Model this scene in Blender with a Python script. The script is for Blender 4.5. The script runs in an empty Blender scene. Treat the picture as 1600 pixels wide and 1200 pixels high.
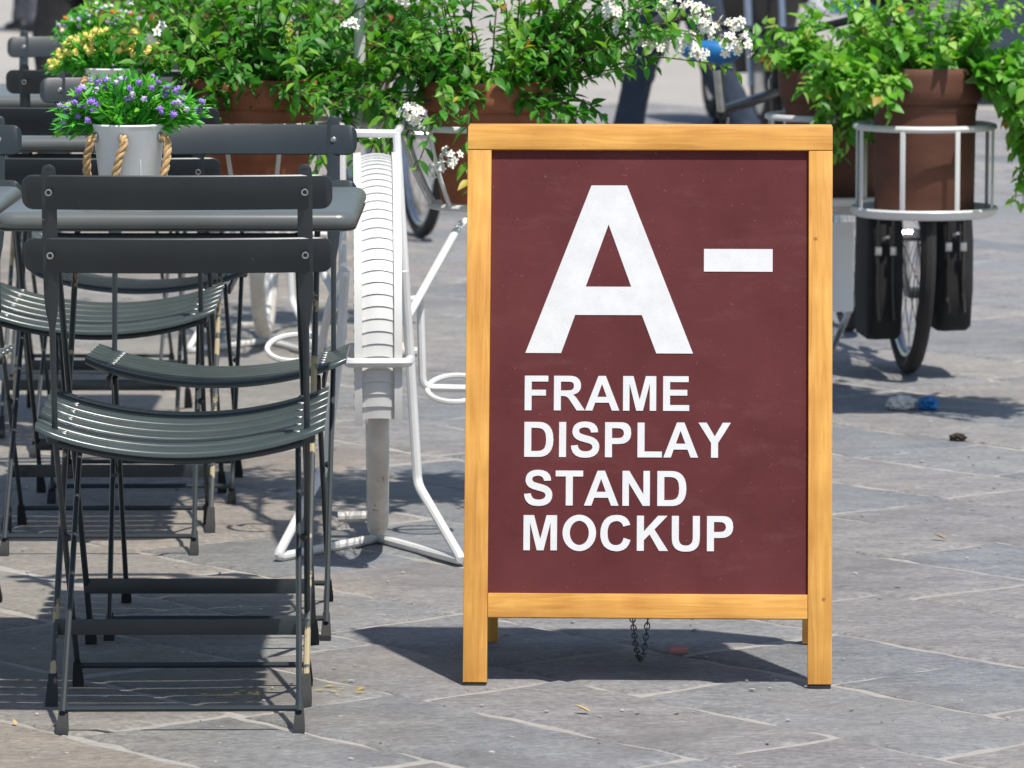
import bpy, bmesh, math, random
import numpy as np
from mathutils import Vector, Matrix
from mathutils import noise as mnoise
R = math.radians
random.seed(7)
rng = np.random.default_rng(11)

# ------------------------------------------------------------------ camera, sky, sun, exposure
scene = bpy.context.scene
col = scene.collection
cam_d = bpy.data.cameras.new('camera'); cam = bpy.data.objects.new('camera', cam_d); col.objects.link(cam)
cam.location = (0, 0, 1.31)
cam.rotation_euler = (R(90 - 6.371), 0, 0)
cam_d.sensor_width = 36.0
cam_d.lens = 172.0
cam_d.clip_start = 0.1; cam_d.clip_end = 2000
cam_d.dof.use_dof = True; cam_d.dof.focus_distance = 7.75; cam_d.dof.aperture_fstop = 14.0
scene.camera = cam

SUN = Vector((0.23, -0.38, 1.0)).normalized()
world = bpy.data.worlds.new('World'); scene.world = world; world.use_nodes = True
wn = world.node_tree.nodes; wl = world.node_tree.links
sky = wn.new('ShaderNodeTexSky'); sky.sky_type = 'NISHITA'; sky.sun_disc = False
sky.sun_elevation = math.asin(SUN.z); sky.sun_rotation = math.atan2(SUN.x, SUN.y)
wl.new(sky.outputs[0], wn['Background'].inputs['Color']); wn['Background'].inputs['Strength'].default_value = 0.12
sun_d = bpy.data.lights.new('sun', 'SUN'); sun = bpy.data.objects.new('sun', sun_d); col.objects.link(sun)
sun_d.energy = 4.8; sun_d.angle = R(1.1); sun_d.color = (1.0, 0.955, 0.88)
sun.rotation_euler = SUN.to_track_quat('Z', 'Y').to_euler(); sun.location = (3, -4, 12)
vs = scene.view_settings
vs.view_transform = 'Standard'; vs.look = 'None'; vs.exposure = 0.08; vs.gamma = 1.0; vs.use_curve_mapping = False
scene.cycles.max_bounces = 8

# ------------------------------------------------------------------ material helpers
def new_mat(name):
    m = bpy.data.materials.new(name); m.use_nodes = True
    return m, m.node_tree.nodes, m.node_tree.links, m.node_tree.nodes['Principled BSDF']
def ramp(nodes, p0, c0, p1, c1):
    r = nodes.new('ShaderNodeValToRGB')
    r.color_ramp.elements[0].position = p0; r.color_ramp.elements[0].color = (*c0, 1)
    r.color_ramp.elements[1].position = p1; r.color_ramp.elements[1].color = (*c1, 1)
    return r
def noise(nodes, links, scale, detail=4, rough=0.6, stretch=None, coord='Object'):
    tc = nodes.new('ShaderNodeTexCoord'); n = nodes.new('ShaderNodeTexNoise')
    n.inputs['Scale'].default_value = scale; n.inputs['Detail'].default_value = detail; n.inputs['Roughness'].default_value = rough
    src = tc.outputs[coord]
    if coord == 'World':
        pass
    if stretch:
        mp = nodes.new('ShaderNodeMapping'); mp.inputs['Scale'].default_value = stretch
        links.new(src, mp.inputs[0]); src = mp.outputs[0]
    links.new(src, n.inputs['Vector'])
    return n
def geo_noise(nodes, links, scale, detail=4, rough=0.6, stretch=None, rot=0.0):
    g = nodes.new('ShaderNodeNewGeometry'); n = nodes.new('ShaderNodeTexNoise')
    n.inputs['Scale'].default_value = scale; n.inputs['Detail'].default_value = detail; n.inputs['Roughness'].default_value = rough
    src = g.outputs['Position']
    if stretch or rot:
        mp = nodes.new('ShaderNodeMapping'); mp.inputs['Scale'].default_value = stretch or (1, 1, 1); mp.inputs['Rotation'].default_value = (0, 0, rot)
        links.new(src, mp.inputs[0]); src = mp.outputs[0]
    links.new(src, n.inputs['Vector'])
    return n
def mixc(nodes, links, fac, a, b, mode='MIX'):
    m = nodes.new('ShaderNodeMix'); m.data_type = 'RGBA'; m.blend_type = mode
    for sock, v in ((m.inputs[0], fac), (m.inputs[6], a), (m.inputs[7], b)):
        if hasattr(v, 'node'): links.new(v, sock)
        elif isinstance(v, (int, float)): sock.default_value = v
        else: sock.default_value = (*v, 1)
    return m.outputs[2]
def bump(nodes, links, bsdf, height, strength, dist=0.002):
    b = nodes.new('ShaderNodeBump'); b.inputs['Strength'].default_value = strength; b.inputs['Distance'].default_value = dist
    links.new(height, b.inputs['Height']); links.new(b.outputs[0], bsdf.inputs['Normal'])
def simple(name, c1, c2=None, scale=12, rough=0.5, metal=0.0, bmp=0.0, wear=None, wear_at=0.66, wear_scale=30, stretch=None, world=False, bump_scale=None, spec=0.5):
    """procedural material: two tones by noise, optional flaked wear, optional relief"""
    m, n, l, b = new_mat(name)
    c2 = c2 or tuple(x * 0.8 for x in c1)
    nz = geo_noise(n, l, scale, 5, .6, stretch) if world else noise(n, l, scale, 5, .6, stretch)
    rp = ramp(n, .35, c1, .68, c2); l.new(nz.outputs[0], rp.inputs[0]); c = rp.outputs[0]
    b.inputs['Roughness'].default_value = rough; b.inputs['Metallic'].default_value = metal
    b.inputs['Specular IOR Level'].default_value = spec
    if wear:
        w = geo_noise(n, l, wear_scale, 6, .65)
        wr = ramp(n, wear_at, (0, 0, 0), wear_at + .02, (1, 1, 1)); l.new(w.outputs[0], wr.inputs[0])
        c = mixc(n, l, wr.outputs[0], c, wear)
        ro = n.new('ShaderNodeMapRange'); ro.inputs[3].default_value = rough; ro.inputs[4].default_value = .75
        l.new(wr.outputs[0], ro.inputs[0]); l.new(ro.outputs[0], b.inputs['Roughness'])
    l.new(c, b.inputs['Base Color'])
    if bmp:
        hz = noise(n, l, bump_scale or scale * 4, 4, .6, stretch)
        bump(n, l, b, hz.outputs[0], bmp)
    return m

M = {}
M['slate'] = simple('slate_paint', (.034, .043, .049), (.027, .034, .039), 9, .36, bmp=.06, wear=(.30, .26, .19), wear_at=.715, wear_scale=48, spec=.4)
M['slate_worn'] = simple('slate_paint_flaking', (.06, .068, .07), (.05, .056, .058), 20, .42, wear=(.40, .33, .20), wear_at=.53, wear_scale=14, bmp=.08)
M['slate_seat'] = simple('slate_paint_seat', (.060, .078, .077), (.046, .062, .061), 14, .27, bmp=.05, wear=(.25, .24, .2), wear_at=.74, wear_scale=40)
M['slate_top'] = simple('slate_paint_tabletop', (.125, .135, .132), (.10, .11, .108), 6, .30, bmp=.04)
M['needle_stem'] = simple('artificial_stem', (.05, .18, .03), None, 40, .5)
M['rubber'] = simple('black_rubber', (.016, .017, .018), (.024, .024, .025), 40, .75, bmp=.1)
M['rivet'] = simple('rivet_steel', (.50, .50, .49), (.38, .38, .37), 60, .32, metal=.9)
M['white'] = simple('white_enamel', (.72, .72, .71), (.64, .64, .62), 7, .40, bmp=.04, wear=(.34, .25, .16), wear_at=.755, wear_scale=22)
M['white_dirty'] = simple('white_enamel_grimy', (.66, .64, .60), (.46, .42, .36), 9, .55, bmp=.08, wear=(.25, .17, .09), wear_at=.66, wear_scale=24)
M['dark_hole'] = simple('dark_gap', (.02, .02, .02), None, 20, .8)
M['terracotta'] = simple('terracotta', (.38, .130, .064), (.25, .082, .042), 11, .82, bmp=.25, stretch=(1, 1, 2.6), wear=(.36, .22, .16), wear_at=.72, wear_scale=12)
M['clay_dark'] = simple('dark_terracotta', (.150, .058, .034), (.105, .042, .027), 9, .8, bmp=.25, stretch=(1, 1, 2.6), wear=(.26, .12, .08), wear_at=.70, wear_scale=9)  # darker brown copy of the terracotta, used on the two right-hand pots
M['soil'] = simple('soil', (.045, .03, .02), (.02, .014, .01), 60, .95, bmp=.8)
M['stem'] = simple('stem_bark', (.10, .075, .035), (.06, .07, .025), 50, .75, bmp=.2)
M['greenstem'] = simple('green_stem', (.10, .17, .04), (.07, .13, .03), 50, .6)
M['petal'] = simple('white_petal', (.86, .85, .80), (.80, .79, .70), 60, .6)
M['petal_eye'] = simple('flower_eye', (.62, .45, .07), None, 60, .6)
M['zinc'] = simple('whitewashed_zinc', (.90, .90, .88), (.74, .74, .72), 5, .5, metal=.0, bmp=.06, stretch=(3, 3, .6))
M['rope'] = simple('jute_rope', (.66, .44, .22), (.46, .29, .13), 90, .9, bmp=.5, stretch=(1, 1, 3))
M['purple'] = simple('purple_flower', (.29, .14, .62), (.42, .28, .72), 120, .6)
M['lilac'] = simple('lilac_flower', (.48, .38, .66), (.62, .55, .74), 120, .6)
M['yellow'] = simple('yellow_flower', (.85, .66, .10), (.85, .74, .28), 120, .6)
M['orange'] = simple('orange_flower', (.8, .22, .03), None, 120, .6)
M['blackcloth'] = simple('black_cloth', (.012, .012, .014), (.02, .02, .022), 30, .85, bmp=.3)
M['navycloth'] = simple('navy_denim', (.022, .034, .058), (.03, .045, .07), 40, .85, bmp=.25)
M['greycloth'] = simple('slate_cloth', (.06, .065, .085), (.09, .09, .11), 30, .85, bmp=.25)
M['purplecloth'] = simple('mauve_cloth', (.20, .09, .20), (.26, .13, .26), 20, .85, bmp=.25)
M['creamcloth'] = simple('cream_cloth', (.62, .55, .46), (.55, .48, .40), 20, .85, bmp=.2)
M['skin'] = simple('skin', (.50, .30, .21), (.44, .25, .17), 20, .55)
M['hair'] = simple('dark_hair', (.025, .016, .01), (.05, .03, .02), 90, .5, bmp=.6, stretch=(1, 1, .2))
M['shoe'] = simple('dark_leather', (.015, .013, .012), (.03, .024, .02), 30, .45)
M['greycanvas'] = simple('charcoal_canvas', (.026, .025, .026), (.04, .037, .034), 40, .85, bmp=.35)
M['tan'] = simple('tan_leather', (.28, .12, .045), None, 30, .5)
M['tyre'] = simple('tyre_rubber', (.022, .021, .021), (.035, .033, .032), 30, .8, bmp=.2)
M['chrome'] = simple('brushed_steel', (.55, .56, .57), (.42, .43, .44), 40, .28, metal=1)
M['blackpaint'] = simple('black_enamel', (.012, .012, .013), (.018, .018, .02), 10, .25)
M['blue'] = simple('blue_vinyl', (.008, .13, .36), (.012, .17, .42), 14, .42, bmp=.08)
M['vanwhite'] = simple('van_white_paint', (.72, .72, .78), (.66, .66, .72), 3, .3)
M['teal'] = simple('van_teal_paint', (.012, .22, .30), (.01, .18, .26), 3, .3)
M['carblue'] = simple('slate_blue_car_paint', (.06, .09, .12), (.05, .075, .10), 3, .25, metal=.3)
M['glass'] = simple('dark_glass', (.02, .025, .03), None, 3, .06)
M['chain'] = simple('chain_steel', (.16, .17, .16), (.09, .10, .10), 60, .4, metal=.8)
M['paper'] = simple('crumpled_paper', (.68, .66, .62), (.55, .52, .48), 40, .8, bmp=.3)
M['dryleaf'] = simple('dry_leaf', (.55, .42, .20), (.45, .30, .12), 60, .8)
M['pink'] = simple('pink_chalk', (.58, .28, .27), (.5, .24, .24), 60, .9)
M['brass'] = simple('hinge_brass', (.40, .30, .12), None, 60, .4, metal=.9)

def leaf_material(name, a, b, c, per_object, yellow=True):
    m, n, l, bs = new_mat(name)
    if per_object:
        oi = n.new('ShaderNodeObjectInfo'); src = oi.outputs['Random']
    else:
        at = n.new('ShaderNodeAttribute'); at.attribute_name = 'tint'; src = at.outputs['Fac']
    rp = ramp(n, 0.0, a, .95, c); e = rp.color_ramp.elements.new(.50); e.color = (*b, 1)
    if yellow:
        e = rp.color_ramp.elements.new(.975); e.color = (.50, .40, .05, 1); e = rp.color_ramp.elements.new(1.0); e.color = (.36, .20, .05, 1)
    l.new(src, rp.inputs[0])
    nz = noise(n, l, 55, 3, .5)
    mul = ramp(n, .3, (.82, .82, .82), .7, (1.12, 1.12, 1.12)); l.new(nz.outputs[0], mul.inputs[0])
    cc = mixc(n, l, 1.0, rp.outputs[0], mul.outputs[0], 'MULTIPLY')
    l.new(cc, bs.inputs['Base Color']); bs.inputs['Roughness'].default_value = .46
    bs.inputs['Specular IOR Level'].default_value = .45
    tr = n.new('ShaderNodeBsdfTranslucent')
    tc = mixc(n, l, 1.0, cc, (1.5, 1.7, .6), 'MULTIPLY'); l.new(tc, tr.inputs[0])
    mx = n.new('ShaderNodeMixShader'); mx.inputs[0].default_value = .34
    l.new(bs.outputs[0], mx.inputs[1]); l.new(tr.outputs[0], mx.inputs[2])
    l.new(mx.outputs[0], n['Material Output'].inputs['Surface'])
    return m
G1 = ((.026, .125, .014), (.070, .275, .026), (.25, .46, .055))
M['leaf'] = leaf_material('jasmine_leaf_mass', *G1, False)
M['leaf_one'] = leaf_material('jasmine_leaf', *G1, True)
G2 = ((.045, .20, .018), (.15, .42, .04), (.42, .62, .16))
M['bright'] = leaf_material('bright_leaf_mass', *G2, False)
M['bright_one'] = leaf_material('bright_leaf', *G2, True)
G3 = ((.025, .24, .04), (.10, .48, .05), (.36, .68, .09))
M['needle'] = leaf_material('artificial_sprig', *G3, False, False)

def wood_material():
    m, n, l, b = new_mat('varnished_pine')
    tc = n.new('ShaderNodeTexCoord'); oi = n.new('ShaderNodeObjectInfo')
    mp = n.new('ShaderNodeMapping'); mp.inputs['Scale'].default_value = (95, 5.5, 95)
    at = n.new('ShaderNodeAttribute'); at.attribute_name = 'grain'   # grain-aligned coordinates of each rail
    add = n.new('ShaderNodeVectorMath'); add.operation = 'ADD'
    l.new(at.outputs['Vector'], add.inputs[0])
    sc = n.new('ShaderNodeVectorMath'); sc.operation = 'SCALE'; sc.inputs[3].default_value = 7.0
    comb = n.new('ShaderNodeCombineXYZ'); l.new(oi.outputs['Random'], comb.inputs[0]); l.new(oi.outputs['Random'], comb.inputs[1])
    l.new(comb.outputs[0], sc.inputs[0]); l.new(sc.outputs[0], add.inputs[1]); l.new(add.outputs[0], mp.inputs[0])
    nz = n.new('ShaderNodeTexNoise'); nz.inputs['Scale'].default_value = 1.0; nz.inputs['Detail'].default_value = 6; nz.inputs['Distortion'].default_value = 1.6
    l.new(mp.outputs[0], nz.inputs['Vector'])
    rp = ramp(n, .28, (.60, .275, .052), .70, (.80, .43, .098)); l.new(nz.outputs[0], rp.inputs[0])
    wv = n.new('ShaderNodeTexNoise'); wv.inputs['Scale'].default_value = 9; wv.inputs['Detail'].default_value = 3
    l.new(add.outputs[0], wv.inputs['Vector'])
    r2 = ramp(n, .35, (.86, .80, .72), .65, (1.06, 1.06, 1.05)); l.new(wv.outputs[0], r2.inputs[0])
    c = mixc(n, l, 1.0, rp.outputs[0], r2.outputs[0], 'MULTIPLY')
    kn = n.new('ShaderNodeTexVoronoi'); kn.inputs['Scale'].default_value = 16; l.new(add.outputs[0], kn.inputs['Vector'])
    kr = ramp(n, .03, (1, 1, 1), .07, (0, 0, 0)); l.new(kn.outputs['Distance'], kr.inputs[0])
    c = mixc(n, l, kr.outputs[0], c, (.30, .13, .04))
    ed = n.new('ShaderNodeNewGeometry'); sp = n.new('ShaderNodeTexNoise'); sp.inputs['Scale'].default_value = 120; sp.inputs['Detail'].default_value = 3
    l.new(ed.outputs['Position'], sp.inputs['Vector'])
    sr = ramp(n, .74, (0, 0, 0), .78, (1, 1, 1)); l.new(sp.outputs[0], sr.inputs[0])
    c = mixc(n, l, sr.outputs[0], c, (.42, .22, .08))
    l.new(c, b.inputs['Base Color']); b.inputs['Roughness'].default_value = .42
    bump(n, l, b, nz.outputs[0], .2, .001)
    return m
M['wood'] = wood_material()

def board_material():
    m, n, l, b = new_mat('maroon_board')
    big = noise(n, l, 5, 5, .65); rp = ramp(n, .30, (.088, .0165, .0185), .72, (.132, .031, .032)); l.new(big.outputs[0], rp.inputs[0])
    sm = noise(n, l, 9, 6, .7, (1, 1, 3)); r2 = ramp(n, .55, (0, 0, 0), .85, (.32, .32, .32)); l.new(sm.outputs[0], r2.inputs[0])
    c = mixc(n, l, r2.outputs[0], rp.outputs[0], (.22, .10, .10))
    sp = noise(n, l, 210, 2, .5); r3 = ramp(n, .72, (0, 0, 0), .80, (.35, .35, .35)); l.new(sp.outputs[0], r3.inputs[0])
    c = mixc(n, l, r3.outputs[0], c, (.42, .30, .30))
    l.new(c, b.inputs['Base Color']); b.inputs['Roughness'].default_value = .68; b.inputs['Specular IOR Level'].default_value = .22
    fine = noise(n, l, 420, 2, .5); bump(n, l, b, fine.outputs[0], .25, .0006)
    return m
M['board'] = board_material()
M['letter'] = simple('white_vinyl', (.74, .74, .74), (.66, .66, .66), 30, .6, bmp=.1, bump_scale=300)

def stone_material():
    m, n, l, b = new_mat('flagstone')
    oi = n.new('ShaderNodeObjectInfo')
    rp = ramp(n, 0, (.222, .236, .256), 1, (.345, .326, .312)); e = rp.color_ramp.elements.new(.45); e.color = (.290, .297, .308, 1); e = rp.color_ramp.elements.new(.8); e.color = (.305, .288, .288, 1)
    l.new(oi.outputs['Random'], rp.inputs[0])
    s = geo_noise(n, l, 8, 7, .70, (1.0, 1.7, 1), R(-6))
    r1 = ramp(n, .28, (.66, .67, .70), .74, (1.28, 1.27, 1.25)); l.new(s.outputs[0], r1.inputs[0])
    c = mixc(n, l, 1.0, rp.outputs[0], r1.outputs[0], 'MULTIPLY')
    f = geo_noise(n, l, 60, 7, .74, (1.0, 1.4, 1)); r2 = ramp(n, .30, (.50, .50, .51), .70, (1.42, 1.42, 1.40)); l.new(f.outputs[0], r2.inputs[0])
    c = mixc(n, l, .9, c, r2.outputs[0], 'MULTIPLY')
    d = geo_noise(n, l, 1.6, 4, .6); r3 = ramp(n, .46, (0, 0, 0), .74, (.42, .42, .42)); l.new(d.outputs[0], r3.inputs[0])
    c = mixc(n, l, r3.outputs[0], c, (.36, .325, .28))
    st = geo_noise(n, l, .9, 5, .7); r5 = ramp(n, .52, (0, 0, 0), .66, (.55, .55, .55)); l.new(st.outputs[0], r5.inputs[0]); c = mixc(n, l, r5.outputs[0], c, (.15, .14, .13))
    gp = n.new('ShaderNodeNewGeometry'); sx = n.new('ShaderNodeSeparateXYZ'); l.new(gp.outputs['Position'], sx.inputs[0])
    gn = geo_noise(n, l, 2.2, 6, .7); sm = n.new('ShaderNodeMath'); sm.operation = 'MULTIPLY_ADD'; sm.inputs[1].default_value = -1.0; l.new(sx.outputs[0], sm.inputs[0]); l.new(gn.outputs[0], sm.inputs[2])
    gr = ramp(n, .62, (0, 0, 0), 1.25, (.72, .72, .72)); l.new(sm.outputs[0], gr.inputs[0])     # trodden grime of the cafe terrace
    gcol = mixc(n, l, 1.0, c, (1.12, 1.0, .82), 'MULTIPLY'); c = mixc(n, l, gr.outputs[0], c, gcol)
    k = geo_noise(n, l, 150, 2, .5); r4 = ramp(n, .70, (0, 0, 0), .76, (1, 1, 1)); l.new(k.outputs[0], r4.inputs[0])
    c = mixc(n, l, r4.outputs[0], c, (.09, .085, .08))
    wf = geo_noise(n, l, 120, 2, .5, (1, 1.3, 1)); r6 = ramp(n, .68, (0, 0, 0), .73, (.8, .8, .8)); l.new(wf.outputs[0], r6.inputs[0]); c = mixc(n, l, r6.outputs[0], c, (.46, .44, .42))
    l.new(c, b.inputs['Base Color'])
    rr = n.new('ShaderNodeMapRange'); rr.inputs[3].default_value = .55; rr.inputs[4].default_value = .85; l.new(f.outputs[0], rr.inputs[0]); l.new(rr.outputs[0], b.inputs['Roughness'])
    h = geo_noise(n, l, 26, 9, .74, (1.0, 1.5, 1)); bump(n, l, b, h.outputs[0], .8, .016)
    return m
M['stone'] = stone_material()
def ground_material():
    m, n, l, b = new_mat('mortar_and_far_paving')
    s = geo_noise(n, l, 3.2, 7, .65, (1, 2.2, 1)); rp = ramp(n, .3, (.30, .285, .265), .7, (.43, .405, .37)); l.new(s.outputs[0], rp.inputs[0])
    f = geo_noise(n, l, 60, 5, .7); r2 = ramp(n, .25, (.75, .75, .75), .75, (1.2, 1.2, 1.2)); l.new(f.outputs[0], r2.inputs[0])
    c = mixc(n, l, 1.0, rp.outputs[0], r2.outputs[0], 'MULTIPLY')
    w = geo_noise(n, l, .12, 2, .5); r3 = ramp(n, .48, (0, 0, 0), .6, (.55, .55, .55)); l.new(w.outputs[0], r3.inputs[0])
    c = mixc(n, l, r3.outputs[0], c, (.44, .40, .36))
    l.new(c, b.inputs['Base Color']); b.inputs['Roughness'].default_value = .85
    h = geo_noise(n, l, 90, 6, .7); bump(n, l, b, h.outputs[0], .6, .008)
    return m
M['ground'] = ground_material()

# ------------------------------------------------------------------ geometry helpers
def mesh_from(name, v, f, mat, smooth=35):
    me = bpy.data.meshes.new(name); me.from_pydata([tuple(p) for p in v], [], f); me.validate()
    bm = bmesh.new(); bm.from_mesh(me); bmesh.ops.recalc_face_normals(bm, faces=bm.faces); bm.to_mesh(me); bm.free()
    if smooth:
        me.polygons.foreach_set('use_smooth', [True] * len(me.polygons)); me.set_sharp_from_angle(angle=R(smooth))
    me.materials.append(M[mat] if isinstance(mat, str) else mat)
    return me
def link(name, me, parent=None, loc=(0, 0, 0), rot=None):
    o = bpy.data.objects.new(name, me); col.objects.link(o); o.location = loc
    if rot: o.rotation_euler = rot
    o.parent = parent
    return o
class MB:
    def __init__(s): s.v = []; s.f = []
    def add(s, vf, mtx=None):
        v, f = vf; o = len(s.v)
        s.v += [tuple(mtx @ Vector(p)) for p in v] if mtx is not None else [tuple(p) for p in v]
        s.f += [tuple(i + o for i in q) for q in f]; return s
    def mesh(s, name, mat, smooth=35): return mesh_from(name, s.v, s.f, mat, smooth)
    def build(s, name, mat, parent=None, smooth=35, loc=(0, 0, 0)): return link(name, s.mesh(name, mat, smooth), parent, loc)
def loft(rings, cap=True, closed=False):
    n = len(rings[0]); v = [p for r in rings for p in r]; f = []; m = len(rings)
    for i in range(m if closed else m - 1):
        j = (i + 1) % m
        for k in range(n):
            k2 = (k + 1) % n; f.append((i * n + k, i * n + k2, j * n + k2, j * n + k))
    if cap and not closed:
        f.append(tuple(range(n - 1, -1, -1))); f.append(tuple((m - 1) * n + k for k in range(n)))
    return v, f
def tube(pts, r, n=8, closed=False, cap=True):
    P = [Vector(p) for p in pts]; m = len(P); rr = r if isinstance(r, (list, tuple)) else [r] * m
    rings = []; nrm = None
    for i in range(m):
        if closed: t = (P[(i + 1) % m] - P[i - 1])
        else: t = (P[min(i + 1, m - 1)] - P[max(i - 1, 0)])
        t.normalize()
        if nrm is None:
            a = Vector((0, 0, 1)) if abs(t.z) < .9 else Vector((1, 0, 0)); nrm = (a - t * a.dot(t)).normalized()
        else:
            nrm = (nrm - t * nrm.dot(t))
            nrm = nrm.normalized() if nrm.length > 1e-6 else t.orthogonal().normalized()
        b = t.cross(nrm)
        rings.append([P[i] + rr[i] * (math.cos(2 * math.pi * k / n) * nrm + math.sin(2 * math.pi * k / n) * b) for k in range(n)])
    return loft(rings, cap, closed)
def bend(pts, rad=.02, n=4):
    """polyline with rounded corners"""
    P = [Vector(p) for p in pts]; out = [P[0]]
    for i in range(1, len(P) - 1):
        a, b, c = P[i - 1], P[i], P[i + 1]
        d1 = (a - b); d2 = (c - b); r1 = min(rad, d1.length * .45, d2.length * .45)
        p, q = b + d1.normalized() * r1, b + d2.normalized() * r1
        for k in range(n + 1):
            t = k / n; out.append(p * (1 - t) ** 2 + b * 2 * t * (1 - t) + q * t * t)
    out.append(P[-1]); return out
def lathe(prof, n=32, cap=False):
    rings = [[(r * math.cos(2 * math.pi * k / n), r * math.sin(2 * math.pi * k / n), z) for k in range(n)] for r, z in prof]
    return loft(rings, cap)
def circle(c, r, n=40, ax=(1, 0, 0), ay=(0, 1, 0)):
    c = Vector(c); ax = Vector(ax); ay = Vector(ay)
    return [c + r * (math.cos(2 * math.pi * k / n) * ax + math.sin(2 * math.pi * k / n) * ay) for k in range(n)]
def box(c, s, bev=0.0):
    bm = bmesh.new(); bmesh.ops.create_cube(bm, size=1.0)
    for v in bm.verts: v.co = Vector((c[0] + v.co.x * s[0], c[1] + v.co.y * s[1], c[2] + v.co.z * s[2]))
    if bev: bmesh.ops.bevel(bm, geom=list(bm.edges), offset=bev, segments=2, profile=.6, affect='EDGES')
    bm.verts.index_update()
    r = ([tuple(v.co) for v in bm.verts], [tuple(v.index for v in f.verts) for f in bm.faces]); bm.free(); return r
def ball(c, r, u=8, v=6, sq=(1, 1, 1)):
    prof = [(max(r * math.sin(math.pi * i / v), 1e-5), -r * math.cos(math.pi * i / v)) for i in range(v + 1)]
    vv, f = lathe(prof, u, True)
    return [(c[0] + x * sq[0], c[1] + y * sq[1], c[2] + z * sq[2]) for x, y, z in vv], f
def empty(name, loc=(0, 0, 0), rz=0.0):
    o = bpy.data.objects.new(name, None); col.objects.link(o); o.location = loc; o.rotation_euler = (0, 0, rz); o.empty_display_size = .05
    return o
def tag(o, label, cat, group=None):
    o['label'] = label; o['category'] = cat
    if group: o['group'] = group
    return o
KIDS = {}
def children(o): return [c for c in bpy.data.objects if c.parent == o]
def copy_tree(o, parent=None):
    c = o.copy(); col.objects.link(c); c.parent = parent
    for ch in children(o): copy_tree(ch, c)
    return c
def cross_ring(y0, z0, w, t, c):
    """chamfered flat-bar section in the y,z plane"""
    h, k = w / 2, t / 2
    return [(y0 + a, z0 + b) for a, b in ((-h + c, -k), (h - c, -k), (h, -k + c), (h, k - c), (h - c, k), (-h + c, k), (-h, k - c), (-h, -k + c))]

# ------------------------------------------------------------------ ground and flagstones
g = MB(); g.add(([(-400, -60, 0), (400, -60, 0), (400, 700, 0), (-400, 700, 0)], [(0, 1, 2, 3)]))
ground = g.build('pavement', 'ground', smooth=0, loc=(0, 0, -.004)); ground['kind'] = 'structure'
e1 = Vector((.64, -.768)); e2 = Vector((.768, .64))
def stone_poly(u0, u1, v0, v1, rnd):
    cs = [(u0, v0), (u1, v0), (u1, v1), (u0, v1)]
    cs = [(a + rnd.uniform(-.010, .010), b + rnd.uniform(-.007, .007)) for a, b in cs]
    pts = []
    for i in range(4):
        a, b = cs[i], cs[(i + 1) % 4]
        L = math.hypot(b[0] - a[0], b[1] - a[1]); k = max(2, int(L / .045))
        for j in range(k):
            t = j / k; w = .0075 if j else .004
            pts.append((a[0] + (b[0] - a[0]) * t + rnd.uniform(-w, w), a[1] + (b[1] - a[1]) * t + rnd.uniform(-w, w)))
    # cut the sharp corners a little
    return pts
stones = []
rs = random.Random(5); v = -9.0
while v < 26:
    w = rs.uniform(.24, .37); u = -26 + rs.uniform(0, .6)
    while u < 12:
        L = rs.uniform(.34, .86); cx = (u + L / 2) * e1.x + (v + w / 2) * e2.x; cy = (u + L / 2) * e1.y + (v + w / 2) * e2.y
        if 6.2 < cy < 24 and abs(cx) < .118 * cy + .42:
            gap = rs.uniform(.0045, .0105)
            pl = stone_poly(u + gap, u + L - gap, v + gap, v + w - gap, rs)
            stones.append((cy, cx, pl, rs.uniform(-.0012, .0012)))
        u += L
    v += w
stones.sort(key=lambda s: s[0])
def stone_geo(pl, cx, cy, dz):
    P = [Vector((a * e1.x + b * e2.x - cx, a * e1.y + b * e2.y - cy)) for a, b in pl]
    n = len(P); rings = []
    for ins, z in ((0, -.010), (.0, -.0042 + dz), (.005, -.0022 + dz), (.016, 0 + dz)):
        rings.append([(p.x * (1 - ins / max(p.length, .05)), p.y * (1 - ins / max(p.length, .05)), z) for p in P])
    vv = [q for r in rings for q in r]; f = []
    for i in range(3):
        for k in range(n): f.append((i * n + k, i * n + (k + 1) % n, (i + 1) * n + (k + 1) % n, (i + 1) * n + k))
    f.append(tuple(3 * n + k for k in range(n)))
    return vv, f
rest = MB()
for i, (cy, cx, pl, dz) in enumerate(stones):
    vf = stone_geo(pl, cx, cy, dz)
    if i < 300:
        link('paving_stone', mesh_from('paving_stone', *vf, 'stone', 50), ground, (cx, cy, .004))
    else: rest.add(vf, Matrix.Translation((cx, cy, 0)))
far = rest.build('paving_field', 'stone', ground, 50, (0, 0, .004)); far['kind'] = 'stuff'

# ------------------------------------------------------------------ A-frame sign
RUN = .1935; SL = math.hypot(RUN, .86)
def panel_mtx(sgn):
    X = Vector((-sgn, 0, 0)); S = Vector((0, -sgn * RUN, .86)).normalized(); N = X.cross(S)
    if sgn > 0: pass
    m = Matrix.Identity(4)
    for i, a in enumerate((X, S, N)):
        m[0][i], m[1][i], m[2][i] = a
    m.translation = Vector((0, sgn * .220, 0)); return m
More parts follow.
